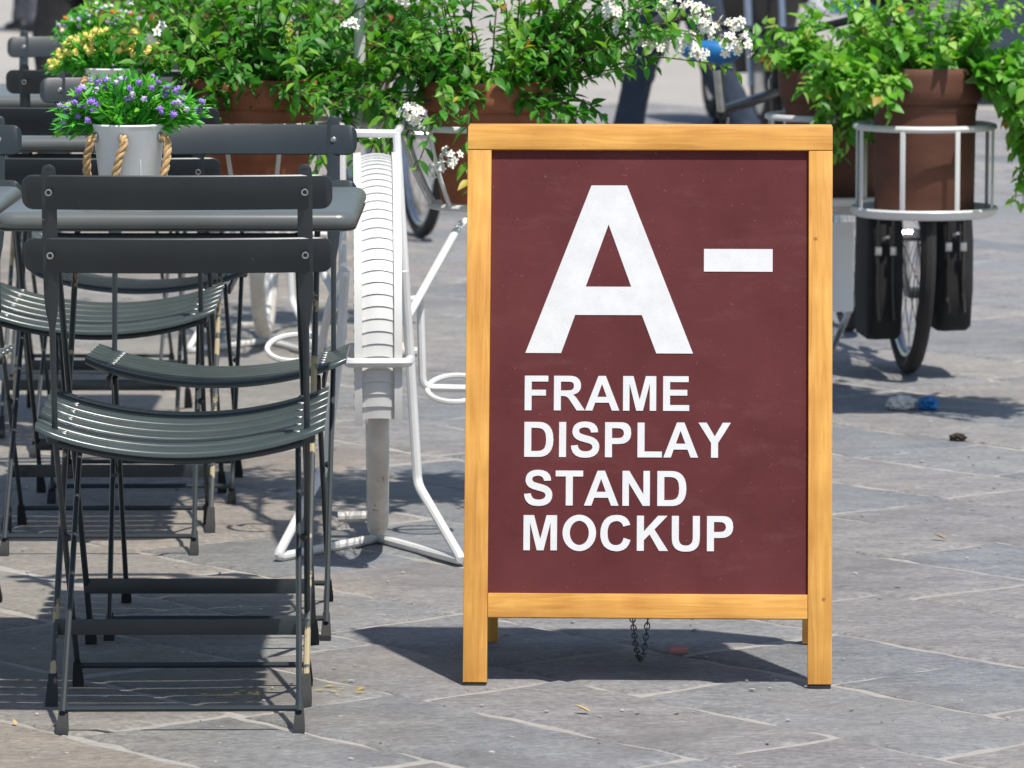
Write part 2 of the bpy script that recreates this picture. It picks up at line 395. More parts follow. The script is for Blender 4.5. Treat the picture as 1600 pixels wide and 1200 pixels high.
# sgn=-1: the front panel (towards the street), +1 the rear one
def sbox(u0, u1, s0, s1, n0, n1, bev=.0016): return box(((u0 + u1) / 2, (s0 + s1) / 2, (n0 + n1) / 2), (u1 - u0, s1 - s0, n1 - n0), bev)
def wood_part(name, vf, mtx, parent, along):
    me = mesh_from(name, [tuple(mtx @ Vector(p)) for p in vf[0]], vf[1], 'wood', 40)
    at = me.attributes.new('grain', 'FLOAT_VECTOR', 'POINT'); d = []
    for p in vf[0]: d += [p[0], p[1], p[2]] if along == 1 else [p[1], p[0], p[2]]
    at.data.foreach_set('vector', d)
    return link(name, me, parent)
sign = tag(empty('a_frame_sign', (.2180, 7.712, 0), R(-2.2)), 'wooden A-frame pavement sign with maroon board reading A-FRAME DISPLAY STAND MOCKUP', 'sign')
HW = .2865; ST = .0375
boards = {}
for sgn in (-1, 1):
    mt = panel_mtx(sgn)
    for a, b in ((-HW, -HW + ST), (HW - ST, HW)):
        o = wood_part('stile', sbox(a, b, .006, SL - .0385, -.024, 0), mt, sign, 1)
        pad = MB().add(sbox(a + .002, b - .002, 0, .0058, -.022, -.002, .001), mt).build('foot_pad', 'rubber', o)
    wood_part('top_rail', sbox(-HW, HW, SL - .038, SL, -.025, .001), mt, sign, 0)
    wood_part('bottom_rail', sbox(-HW + ST + .0004, HW - ST - .0004, .1075, .1455, -.023, -.0008), mt, sign, 0)
    boards[sgn] = MB().add(sbox(-HW + ST + .0003, HW - ST - .0003, .146, SL - .0385, -.014, -.009, .0), mt).build('board', 'board', sign, 0)
mt = panel_mtx(-1)
for u in (-.2, .2):
    MB().add(box((u, 0, .846), (.05, .030, .004), .001)).build('hinge', 'brass', sign)
ch = MB(); cp = []
for i in range(41):
    t = i / 40 * 2 - 1; cp.append(Vector((-.012 + .016 * t, .15 * t * (.55 + .45 * abs(t)), .006 + .134 * (abs(t) ** 1.9))))
acc = [0]
for i in range(40): acc.append(acc[-1] + (cp[i + 1] - cp[i]).length)
nl = int(acc[-1] / .0105)
for i in range(nl):
    d = (i + .5) / nl * acc[-1]; k = max(j for j in range(40) if acc[j] <= d); q = (d - acc[k]) / (acc[k + 1] - acc[k])
    p = cp[k].lerp(cp[k + 1], q); t = (cp[k + 1] - cp[k]).normalized(); s = t.cross(Vector((1, 0, 0))).normalized()
    w = s if i % 2 else Vector((1, 0, 0))
    ch.add(tube([p + t * (.0078 * math.cos(a)) + w * (.0042 * math.sin(a)) for a in [2 * math.pi * j / 10 for j in range(10)]], .0011, 5, True))
ch.build('chain', 'chain', sign)

GL = {
'A': (1479, [[(1471, 0), (1149, 0), (1021, 333), (435, 333), (314, 0), (0, 0), (571, 1466), (884, 1466)], [(926, 580), (724, 1124), (526, 580)]]),
'F': (1251, [[(151, 0), (151, 1466), (1156, 1466), (1156, 1218), (447, 1218), (447, 871), (1059, 871), (1059, 623), (447, 623), (447, 0)]]),
'R': (1479, [[(150, 0), (150, 1466), (773, 1466), (930, 1458), (1060, 1432), (1160, 1375), (1240, 1290), (1290, 1180), (1306, 1055), (1290, 930), (1238, 825), (1150, 740), (1020, 680), (960, 665), (1040, 610), (1110, 540), (1200, 410), (1478, 0), (1124, 0), (910, 320), (830, 440), (770, 515), (710, 570), (640, 600), (560, 612), (446, 612), (446, 0)],
  [(446, 846), (446, 1218), (677, 1218), (800, 1217), (880, 1209), (940, 1185), (985, 1140), (1003, 1080), (1003, 1022), (990, 950), (950, 895), (890, 865), (800, 850), (665, 846)]]),
'M': (1706, [[(145, 0), (145, 1466), (588, 1466), (854, 466), (1117, 1466), (1561, 1466), (1561, 0), (1286, 0), (1286, 1154), (995, 0), (710, 0), (420, 1154), (420, 0)]]),
'E': (1366, [[(149, 0), (149, 1466), (1236, 1466), (1236, 1218), (445, 1218), (445, 893), (1181, 893), (1181, 646), (445, 646), (445, 247), (1264, 247), (1264, 0)]]),
'D': (1479, [[(148, 0), (148, 1466), (689, 1466), (820, 1462), (968, 1438), (1110, 1375), (1220, 1275), (1310, 1135), (1360, 960), (1379, 724), (1362, 510), (1310, 330), (1230, 200), (1120, 95), (970, 28), (830, 4), (705, 0)],
  [(444, 247), (444, 1218), (577, 1218), (720, 1214), (820, 1200), (920, 1160), (1000, 1080), (1050, 960), (1072, 733), (1060, 540), (1015, 390), (940, 310), (850, 268), (760, 251), (665, 247)]]),
'I': (569, [[(141, 0), (141, 1466), (437, 1466), (437, 0)]]),
'S': (1366, [[(74, 477), (362, 505), (385, 410), (440, 320), (530, 262), (650, 240), (780, 245), (890, 280), (960, 335), (988, 410), (975, 480), (930, 535), (830, 578), (640, 628), (430, 690), (290, 760), (190, 865), (140, 990), (135, 1080), (160, 1220), (230, 1340), (350, 1430), (500, 1478), (675, 1491), (880, 1470), (1040, 1405), (1150, 1300), (1205, 1175), (1218, 1042), (922, 1029), (895, 1120), (845, 1190), (770, 1230), (670, 1245), (560, 1235), (460, 1195), (420, 1140), (417, 1080), (440, 1025), (510, 975), (680, 922), (900, 865), (1060, 800), (1180, 705), (1260, 570), (1277, 424), (1255, 290), (1190, 165), (1085, 70), (940, 5), (770, -22), (650, -25), (440, -3), (280, 65), (165, 180), (100, 320)]]),
'P': (1366, [[(149, 0), (149, 1466), (624, 1466), (800, 1464), (940, 1455), (1060, 1420), (1160, 1340), (1230, 1215), (1255, 1013), (1235, 860), (1180, 740), (1090, 650), (980, 590), (850, 562), (640, 553), (445, 553), (445, 0)],
  [(445, 1218), (445, 802), (607, 802), (740, 806), (840, 825), (900, 870), (940, 935), (949, 1012), (930, 1100), (880, 1165), (800, 1205), (700, 1217), (588, 1218)]]),
'L': (1251, [[(157, 0), (157, 1454), (453, 1454), (453, 247), (1189, 247), (1189, 0)]]),
'Y': (1366, [[(534, 0), (534, 617), (-3, 1466), (344, 1466), (689, 886), (1027, 1466), (1368, 1466), (829, 615), (829, 0)]]),
'T': (1251, [[(480, 0), (480, 1218), (45, 1218), (45, 1466), (1210, 1466), (1210, 1218), (776, 1218), (776, 0)]]),
'N': (1479, [[(150, 0), (150, 1466), (438, 1466), (1038, 487), (1038, 1466), (1313, 1466), (1313, 0), (1016, 0), (425, 956), (425, 0)]]),
'O': (1593, [[(797 + 708 * math.cos(a), 733 + 758 * math.sin(a)) for a in [2 * math.pi * i / 40 for i in range(40)]], [(797 + 402 * math.cos(a), 733 + 505 * math.sin(a)) for a in [2 * math.pi * i / 40 for i in range(40)]]]),
'C': (1479, [[(1077, 539), (1364, 448), (1300, 270), (1200, 130), (1070, 40), (920, -10), (770, -25), (560, 5), (380, 80), (240, 200), (150, 360), (100, 550), (91, 723), (110, 930), (165, 1110), (255, 1270), (390, 1395), (570, 1470), (790, 1491), (960, 1475), (1110, 1420), (1230, 1325), (1310, 1200), (1351, 1079), (1058, 1009), (1020, 1110), (950, 1185), (860, 1228), (775, 1238), (640, 1215), (530, 1150), (450, 1040), (405, 890), (396, 745), (408, 560), (450, 410), (530, 300), (640, 240), (769, 228), (890, 255), (980, 320), (1040, 420)]]),
'K': (1479, [[(153, 0), (153, 1466), (449, 1466), (449, 815), (1047, 1466), (1445, 1466), (893, 895), (1475, 0), (1092, 0), (689, 688), (449, 443), (449, 0)]]),
'U': (1479, [[(147, 1466), (147, 683), (152, 480), (175, 320), (225, 200), (310, 100), (430, 25), (570, -15), (745, -25), (930, -10), (1080, 40), (1190, 120), (1270, 230), (1310, 360), (1325, 520), (1329, 694), (1329, 1466), (1033, 1466), (1033, 655), (1030, 500), (1010, 390), (950, 300), (860, 245), (738, 228), (610, 245), (520, 300), (465, 385), (445, 500), (443, 672), (443, 1466)]]),
'-': (682, [[(0, 0), (0, 100), (300, 100), (300, 0)]]),
}
def glyph_mesh(chx, sx, sy):
    cu = bpy.data.curves.new('g', 'CURVE'); cu.dimensions = '2D'; cu.fill_mode = 'BOTH'; cu.extrude = .00035
    for loop in GL[chx][1]:
        sp = cu.splines.new('POLY'); sp.points.add(len(loop) - 1); sp.use_cyclic_u = True
        for p, (x, y) in zip(sp.points, loop): p.co = (x * sx, y * sy, 0, 1)
    o = bpy.data.objects.new('g', cu); col.objects.link(o)
    dg = bpy.context.evaluated_depsgraph_get(); me = bpy.data.meshes.new_from_object(o.evaluated_get(dg))
    bpy.data.objects.remove(o); me.name = 'letter'; me.materials.clear(); me.materials.append(M['letter'])
    return me
def put_letter(chx, u, s, sx, sy):
    o = link('letter', glyph_mesh(chx, sx, sy), boards[-1]); o.matrix_local = mt @ Matrix.Translation((u, s, -.0084))
    return o
put_letter('A', -.1935, .5225, .2625 / 1471, .2655 / 1466)
d = put_letter('-', .0855, .652, .1075 / 300, .0358 / 100); d.name = 'dash'
for word, base, cap in (('FRAME', .4322, .0545), ('DISPLAY', .3590, .0550), ('STAND', .2830, .0548), ('MOCKUP', .2127, .0550)):
    u = -.1995 + (.003 if word[0] == 'S' else 0); k = cap / 1466
    for c in word:
        put_letter(c, u, base, k * .985, k); u += GL[c][0] * k * .985

# ------------------------------------------------------------------ bistro chair
def slat_seat(y, w=.0615):
    rings = []
    for i in range(25):
        x = -.213 + .426 * i / 24; q = x / .213
        z = .452 - .036 * (1 - q * q) + .004 * (abs(q) ** 6) - .012 * (y < -.1) * 0
        zt = z + y * .045
        hw = w / 2
        if abs(q) > .94: hw -= .010 * ((abs(q) - .94) / .06) ** 2
        crown = .0062
        rings.append([(x, y + a, zt + b) for a, b in ((-hw, -.005), (-hw + .003, -.0065), (hw - .003, -.0065), (hw, -.005), (hw, .0), (hw - .0032, .0034), (hw * .4, .0044), (-hw * .4, .0044), (-hw + .0032, .0034), (-hw, .0))])
    return loft(rings)
def slat_back(z0, z1, yoff):
    rings = []; h0 = (z1 - z0) / 2; zc = (z0 + z1) / 2; r = .016; xs = [-.226, -.2245, -.221, -.216, -.21] + [-.2 + .4 * i / 18 for i in range(19)] + [.21, .216, .221, .2245, .226]
    tilt = .19
    for x in xs:
        e = max(0, abs(x) - (.226 - r)); hh = h0 - r + math.sqrt(max(r * r - e * e, 0)) if e > 0 else h0
        hh = max(hh, h0 - r + .001); y = yoff - .024 * (1 - (x / .226) ** 2)
        ring = []
        for a, b in ((-1, -.0012), (-1, .0012), (-.93, .0028), (.93, .0028), (1, .0012), (1, -.0012), (.93, -.0028), (-.93, -.0028)):
            zz = a * hh; ring.append((x, y - zz * tilt + b, zc + zz))
        rings.append(ring)
    return loft(rings)
def make_chair():
    t = empty('bistro_chair')
    for i in range(6):
        y = -.150 + i * .0655
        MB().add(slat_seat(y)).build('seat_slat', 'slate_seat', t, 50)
    rv = MB()
    for sx in (-1, 1):
        for i in range(6):
            y = -.150 + i * .0655; x = sx * .172; q = x / .213; z = .452 - .036 * (1 - q * q) + y * .045 + .006
            rv.add(ball((x, y + .006, z), .004, 8, 6, (1.5, 1, .5)))
    rv.build('rivet_row', 'rivet', t)
    for z0, z1, yo in ((.772, .823, -.200), (.678, .730, -.182)):
        s = MB().add(slat_back(z0, z1, yo)).build('back_slat', 'slate', t, 40)
        for sx in (-1, 1):
            b = MB(); zc = (z0 + z1) / 2; y = yo - .024 * (1 - (.186 / .226) ** 2)
            b.add(ball((sx * .186, y + .0035, zc), .0058, 10, 6, (1, .5, 1)))
            b.build('bolt', 'rivet', s)
            b = MB(); b.add(tube(circle((sx * .186, y - .0085, zc), .0042, 14, (1, 0, 0), (0, 0, 1)), .0014, 6, True)); b.build('rivet', 'rivet', s)
    for sx in (-1, 1):
        x = sx * .186; rings = []
        def yb(z): return -.206 - .010 + (.82 - z) * .195 + .004
        for z, w, th in ((.838, .003, .003), (.8365, .007, .0035), (.832, .0095, .004), (.82, .011, .004), (.76, .011, .004), (.70, .011, .004), (.66, .0112, .004), (.64, .0108, .0045), (.62, .0088, .006), (.605, .0062, .0055), (.595, .0048, .0048), (.52, .0045, .0045), (.45, .0045, .0045), (.425, .0045, .0045)):
            y = yb(z); rings.append([(x + a * w, y + b * th, z) for a, b in ((-1, -.35), (-.8, -.5), (.8, -.5), (1, -.35), (1, .35), (.8, .5), (-.8, .5), (-1, .35))] if w > .007 else [(x + w * math.cos(k) , y + th * math.sin(k), z) for k in [math.pi * (1.06 + i / 4) for i in range(8)]])
        MB().add(loft(rings)).build('back_upright', 'slate', t, 50)
        lg = MB().add(tube([(x, yb(.43) + .001, .43), (sx * .183, -.04, .30), (sx * .178, .19, .028)], .0045, 8)).build('front_leg', 'slate', t)
        MB().add(loft([[(sx * .178 + a * w, .186 + dy + b * w, z) for a, b in ((-1, -1), (1, -1), (1, 1), (-1, 1))] for z, w, dy in ((0, .0082, .008), (.008, .0085, .007), (.038, .0060, -.012), (.042, .0055, -.015))])).build('foot_cap', 'rubber', lg, 30)
        lg = MB().add(tube([(sx * .166, .165, .432), (sx * .170, -.02, .225), (sx * .174, -.205, .03)], .0045, 8)).build('rear_leg', 'slate', t)
        MB().add(loft([[(sx * .174 + a * w, -.202 + dy + b * w, z) for a, b in ((-1, -1), (1, -1), (1, 1), (-1, 1))] for z, w, dy in ((0, .0082, -.010), (.008, .0085, -.008), (.038, .0060, .014), (.042, .0055, .017))])).build('foot_cap', 'rubber', lg, 30)
        MB().add(box((sx * .176, .02, .425), (.006, .36, .016), .0015)).build('seat_rail', 'slate', t)
        MB().add(box((sx * .181, -.135, .428), (.034, .03, .014), .004)).build('hinge_bracket', 'slate', t)
        MB().add(ball((sx * .178, -.02, .263), .006, 8, 6)).build('pivot_bolt', 'rubber', t)
    MB().add(tube([(-.178, .182, .034), (.178, .182, .034)], .0046, 8)).build('front_stretcher', 'slate', t)
    MB().add(tube([(-.174, -.200, .034), (.174, -.200, .034)], .0046, 8)).build('rear_stretcher', 'slate', t)
    MB().add(tube([(x / 100, -.168, .424 - .026 * (1 - (x / 18.0) ** 2)) for x in range(-18, 19, 3)], .005, 8)).build('seat_brace', 'slate', t)
    return t
GC = 'slate bistro chairs round the cafe tables'
chair0 = make_chair(); tag(chair0, 'nearest dark slate folding bistro chair seen from behind at the front table', 'chair', GC)
chair0.location = (-.492, 7.315, 0); chair0.rotation_euler = (0, 0, R(1.2))
for x, y, rz, lb in (
    (-.487, 8.135, 181, 'folding bistro chair facing the camera beyond the front table, behind the purple-flowered bucket'),
    (-1.062, 8.135, 180, 'folding bistro chair cut off by the left picture edge, facing the camera'),
    (-.760, 9.105, 0.5, 'dark bistro chair seen from behind at the table with the yellow-flowered bucket'),
    (-.735, 9.79, 180.6, 'bistro chair facing the camera beyond the yellow-flowered bucket table'),
    (-.840, 10.545, -1, 'dark bistro chair seen from behind at the farthest table'),
    (-1.02, 11.86, 179, 'bistro chair facing the camera at the far end of the farthest table')):
    c = copy_tree(chair0); c.location = (x, y, 0); c.rotation_euler = (0, 0, R(rz)); c['label'] = lb

# ------------------------------------------------------------------ cafe tables
def rrect(hx, hy, r, z, n=6):
    out = []
    for cx, cy, a0 in ((hx - r, hy - r, 0), (-hx + r, hy - r, 90), (-hx + r, -hy + r, 180), (hx - r, -hy + r, 270)):
        for i in range(n + 1):
            a = R(a0 + 90 * i / n); out.append((cx + r * math.cos(a), cy + r * math.sin(a), z))
    return out
def make_table():
    t = empty('cafe_table'); H = .75
    rings = [rrect(.262, .272, .020, H - .024), rrect(.2665, .2765, .024, H - .0285), rrect(.2705, .2805, .028, H - .026)]
    for k in range(7):
        a = R(-60 + 150 * k / 6); rings.append(rrect(.257 + .0145 * math.cos(a), .267 + .0145 * math.cos(a), .016 + .0145 * math.cos(a), H - .0145 + .0145 * math.sin(a)))
    rings.append(rrect(.22, .23, .012, H - .0004))
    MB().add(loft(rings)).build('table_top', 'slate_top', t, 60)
    for sy in (-1, 1):
        for sx in (-1, 1):
            x = sx * (.193 if sy < 0 else .182)
            lg = MB().add(tube([(x, sy * .272, .03), (x, 0, .372), (x, -sy * .262, .716)], .0050, 8)).build('leg', 'slate_worn' if sy < 0 else 'slate', t)
            MB().add(loft([[(x + a * w, sy * (.278 + dy) + b * w, z) for a, b in ((-1, -1), (1, -1), (1, 1), (-1, 1))] for z, w, dy in ((0, .0088, .010), (.010, .0090, .007), (.042, .0066, -.014), (.046, .0060, -.018))])).build('foot_cap', 'rubber', lg, 30)
        w = .193 if sy < 0 else .182
        MB().add(box((0, sy * .206, .108), (2 * w + .004, .005, .024), .001)).build('cross_bar', 'slate', t)
        MB().add(tube([(-w, -sy * .258, .712), (w, -sy * .258, .712)], .0055, 8)).build('top_rod', 'slate', t)
    return t
GT = 'square slate folding cafe tables'
tb0 = make_table(); tag(tb0, 'square slate folding cafe table carrying the purple-flowered bucket in front', 'table', GT); tb0.location = (-.506, 7.615, 0)
for x, y, lb in ((-1.062, 7.63, 'slate cafe table cut off by the left picture edge, beside the front table'),
                 (-.765, 9.475, 'slate cafe table carrying the yellow-flowered bucket'),
                 (-.93, 10.95, 'farthest slate cafe table carrying the lilac-flowered bucket')):
    c = copy_tree(tb0); c.location = (x, y, 0); c['label'] = lb

# ------------------------------------------------------------------ foliage machinery
def leaf_template(L, W, fold=.35, curl=.25):
    st = [(0, .04), (.14, .52), (.36, 1.0), (.62, .86), (.84, .42), (1.0, .02)]
    v = []; f = []
    for t, w in st:
        z = -curl * L * t * t; y = t * L
        v += [(-w * W / 2, y, z + fold * w * W / 2), (0, y, z), (w * W / 2, y, z + fold * w * W / 2)]
    for i in range(len(st) - 1):
        a = i * 3; f += [(a, a + 1, a + 4, a + 3), (a + 1, a + 2, a + 5, a + 4)]
    return np.array(v), f
def frames(dirs, ups):
    y = dirs / np.linalg.norm(dirs, axis=1, keepdims=True)
    x = np.cross(y, ups); x /= np.maximum(np.linalg.norm(x, axis=1, keepdims=True), 1e-6)
    z = np.cross(x, y); return np.stack([x, y, z], axis=2)
def mass(name, tv, tf, locs, fr, scale, tint, mat, parent):
    n = len(locs); k = len(tv)
    V = np.einsum('nij,kj->nki', fr, tv) * scale[:, None, None] + locs[:, None, :]
    me = bpy.data.meshes.new(name); q = np.array(tf)
    F = (q[None] + (np.arange(n) * k)[:, None, None]).reshape(-1, q.shape[1])
    me.vertices.add(n * k); me.vertices.foreach_set('co', V.reshape(-1).astype(np.float32))
    me.loops.add(F.size); me.loops.foreach_set('vertex_index', F.reshape(-1).astype(np.int32))
    me.polygons.add(len(F)); me.polygons.foreach_set('loop_start', (np.arange(len(F)) * q.shape[1]).astype(np.int32))
    me.update(calc_edges=True); me.validate()
    at = me.attributes.new('tint', 'FLOAT', 'POINT'); at.data.foreach_set('value', np.repeat(tint, k).astype(np.float32))
    me.polygons.foreach_set('use_smooth', [True] * len(me.polygons))
    me.materials.append(M[mat]); o = link(name, me, parent); o['kind'] = 'stuff'; return o
def grow(p, d, length, gravity, wob, step=.02):
    pts = [np.array(p, float)]; d = np.array(d, float); d /= np.linalg.norm(d)
    for i in range(max(3, int(length / step))):
        d = d + np.array([0, 0, -gravity * step]) + rng.normal(0, wob, 3); d /= np.linalg.norm(d); pts.append(pts[-1] + d * step)
    return pts
def make_floret():
    m = MB()
    for k in range(5):
        a = 2 * math.pi * k / 5; c, s = math.cos(a), math.sin(a)
        pr = [(.0012, 0, 0), (.005, .0042, .0012), (.0105, .0036, .0022), (.0135, 0, .0008), (.0105, -.0036, .0022), (.005, -.0042, .0012)]
        m.add(([(x * c - y * s, x * s + y * c, z) for x, y, z in pr], [tuple(range(6))]))
    return m
FL = make_floret()
def flower_cluster(parent, c, n=9, r=.024, sc=.74, face=(0, -.6, .5)):
    m = MB(); eyes = MB(); f = Vector(face).normalized()
    for i in range(int(n * 1.5)):
        d = (Vector(rng.normal(0, 1, 3)) * .7 + f).normalized(); p = d * r * rng.uniform(.5, 1.45)
        q = d.to_track_quat('Z', 'Y').to_matrix().to_4x4(); mm = Matrix.Translation(p) @ q @ Matrix.Rotation(rng.uniform(0, 6), 4, 'Z') @ Matrix.Scale(sc * rng.uniform(.8, 1.15), 4)
        m.add((FL.v, FL.f), mm); eyes.add(ball((0, 0, .003), .0022, 6, 4), mm)
    o = m.build('flower_cluster', 'petal', parent, 0, tuple(c)); e = eyes.build('stamen', 'petal_eye', o); e['kind'] = 'stuff'; o['kind'] = 'stuff'
    return o
def plant(root, rim_z, rim_r, stems, leafL, leafW, spacing, mats, keep=70, leafscale=(.42, 1.25), seed_tint=(0, 1)):
    """stems: list of point lists in root space. Leaves stand along each stem; the outermost are single parts."""
    tv, tf = leaf_template(leafL, leafW)
    loc = []; dr = []; up = []; sc = []; ti = []; sm = MB()
    for pts in stems:
        L = len(pts)
        sm.add(tube([tuple(p) for p in pts[::2] + ([pts[-1]] if (L - 1) % 2 else [])], [.0028 * (1 - .7 * i / max(1, len(pts[::2]) + ((L - 1) % 2) - 1)) for i in range(len(pts[::2]) + ((L - 1) % 2))], 5))
        acc = rng.uniform(0, spacing); side = rng.uniform(0, 6.28); base_t = rng.uniform(*seed_tint)
        for i in range(1, L):
            seg = pts[i] - pts[i - 1]; ln = np.linalg.norm(seg); acc += ln; t = seg / ln
            if i < 2: continue
            while acc > spacing:
                acc -= spacing; side += 2.4 + rng.normal(0, .5)
                a = np.cross(t, [0, 0, 1.0]); a = a / (np.linalg.norm(a) + 1e-6); b = np.cross(t, a)
                o = a * math.cos(side) + b * math.sin(side)
                d = t * rng.uniform(.2, .9) + o * rng.uniform(.6, 1.2) + np.array([0, -.10, rng.uniform(-.45, .25)])
                loc.append(pts[i] - seg * rng.uniform(0, 1)); dr.append(d); up.append(np.array([rng.normal(0, .35), rng.normal(-.15, .35), 1.0]))
                sc.append(rng.uniform(*leafscale) * (1 - .35 * (i / L) ** 3)); ti.append(np.clip(.55 * base_t + .45 * rng.uniform(0, 1) + .25 * (i / L - .5), 0, 1))
    loc = np.array(loc); fr = frames(np.array(dr), np.array(up)); sc = np.array(sc); ti = np.array(ti)
    sm.build('stem', mats[2], root)
    # the leaves that stand nearest to the street are parts of their own
    order = np.argsort(loc[:, 1] - sc * .03); one = order[:keep]; rest = order[keep:]
    mass('foliage', tv, tf, loc[rest], fr[rest], sc[rest], ti[rest], mats[0], root)
    lm = mesh_from('leaf', tv, tf, mats[1], 0); lm.polygons.foreach_set('use_smooth', [True] * len(lm.polygons))
    for i in one:
        o = bpy.data.objects.new('leaf', lm); col.objects.link(o); o.parent = root
        mm = Matrix([[*fr[i][r], 0] for r in range(3)] + [[0, 0, 0, 1]])
        o.matrix_local = Matrix.Translation(loc[i]) @ mm @ Matrix.Scale(float(sc[i]), 4)
def pot_meshes(root, r_rim, r_base, h, z0, clay='terracotta'):
    """terracotta pot with a rolled collar, standing at z0"""
    k = r_rim
    prof = [(.001, 0), (r_base * .96, 0), (r_base, .006), (k * .862, h * .66), (k * .868, h * .70), (k * .888, h * .715), (k * .890, h * .740), (k * .878, h * .752), (k * .925, h * .768), (k * .972, h * .80), (k * .985, h * .86), (k * .992, h * .92), (k, h * .955), (k * .985, h * .985), (k * .96, h), (k * .93, h), (k * .905, h * .97), (k * .88, h * .86), (k * .87, h * .80)]
    p = MB().add(lathe(prof, 44)).build('pot', clay, root, 40, (0, 0, z0))
    MB().add(lathe([(.001, h * .872), (k * .5, h * .868), (k * .884, h * .858)], 32)).build('soil', 'soil', root, 40, (0, 0, z0))
    return p
def jasmine(label, loc, n_up, n_trail, reach=.34, keep=80, spread=1.0, extra=(), r=.133, base=.092, h=.235, bright=False, leaf=(.040, .0185), spacing=.0096, lean=(0, 0), dense=1.0):
    root = tag(empty('potted_jasmine', loc), label, 'potted plant', 'terracotta pots in the white planter stands')
    pot_meshes(root, r, base, h, 0); st = []
    for i in range(n_up):
        a = rng.uniform(0, 6.283); q = math.sqrt(rng.uniform(0, 1)); d = np.array([math.cos(a) * q * 1.15 * spread + lean[0], math.sin(a) * q * .9 + lean[1], rng.uniform(.40, 1.1)])
        p = np.array([math.cos(a) * q * r * .6, math.sin(a) * q * r * .6, h * .87])
        st.append(grow(p, d, reach * rng.uniform(.55, 1.1), rng.uniform(.3, 2.2), .09))
    for i in range(n_trail):
        a = rng.uniform(math.pi * .95, math.pi * 2.05); d = np.array([math.cos(a) * 1.1, math.sin(a) * 1.0, rng.uniform(.3, .7)])
        p = np.array([math.cos(a) * r * .7, math.sin(a) * r * .7, h * .88])
        st.append(grow(p, d, rng.uniform(.20, .36), rng.uniform(7, 11), .10))
    for p, d, L, gv in extra: st.append(grow(np.array(p), np.array(d), L, gv, .07))
    plant(root, h, r, st, leaf[0], leaf[1], spacing, ('bright', 'bright_one', 'greenstem') if bright else ('leaf', 'leaf_one', 'stem'), keep)
    return root

# ------------------------------------------------------------------ white bicycle-wheel planter stands
def basket(parent, cx, cy, z1=.755, z0=.60, r1=.172, r0=.112, n=10, rot=0.0):
    rg = MB().add(tube(circle((cx, cy, z1), r1, 44), .0062, 8, True)).build('basket_ring', 'white', parent)
    b = MB().add(tube(circle((cx, cy, z0), r0, 36), .0062, 8, True))
    b.add(tube([(cx - r0, cy, z0), (cx + r0, cy, z0)], .005, 8)); b.add(tube([(cx, cy - r0, z0 + .001), (cx, cy + r0, z0 + .001)], .005, 8))
    b.build('basket_base', 'white', parent)
    for k in range(n):
        a = rot + 2 * math.pi * k / n; pts = []
        for i in range(8):
            t = i / 7; r = r1 + (r0 - r1) * (t ** 1.5) + .0; z = z1 + (z0 - z1) * t
            pts.append((cx + r * math.cos(a), cy + r * math.sin(a), z))
        MB().add(tube(pts, .0045, 7)).build('basket_rib', 'white', parent)
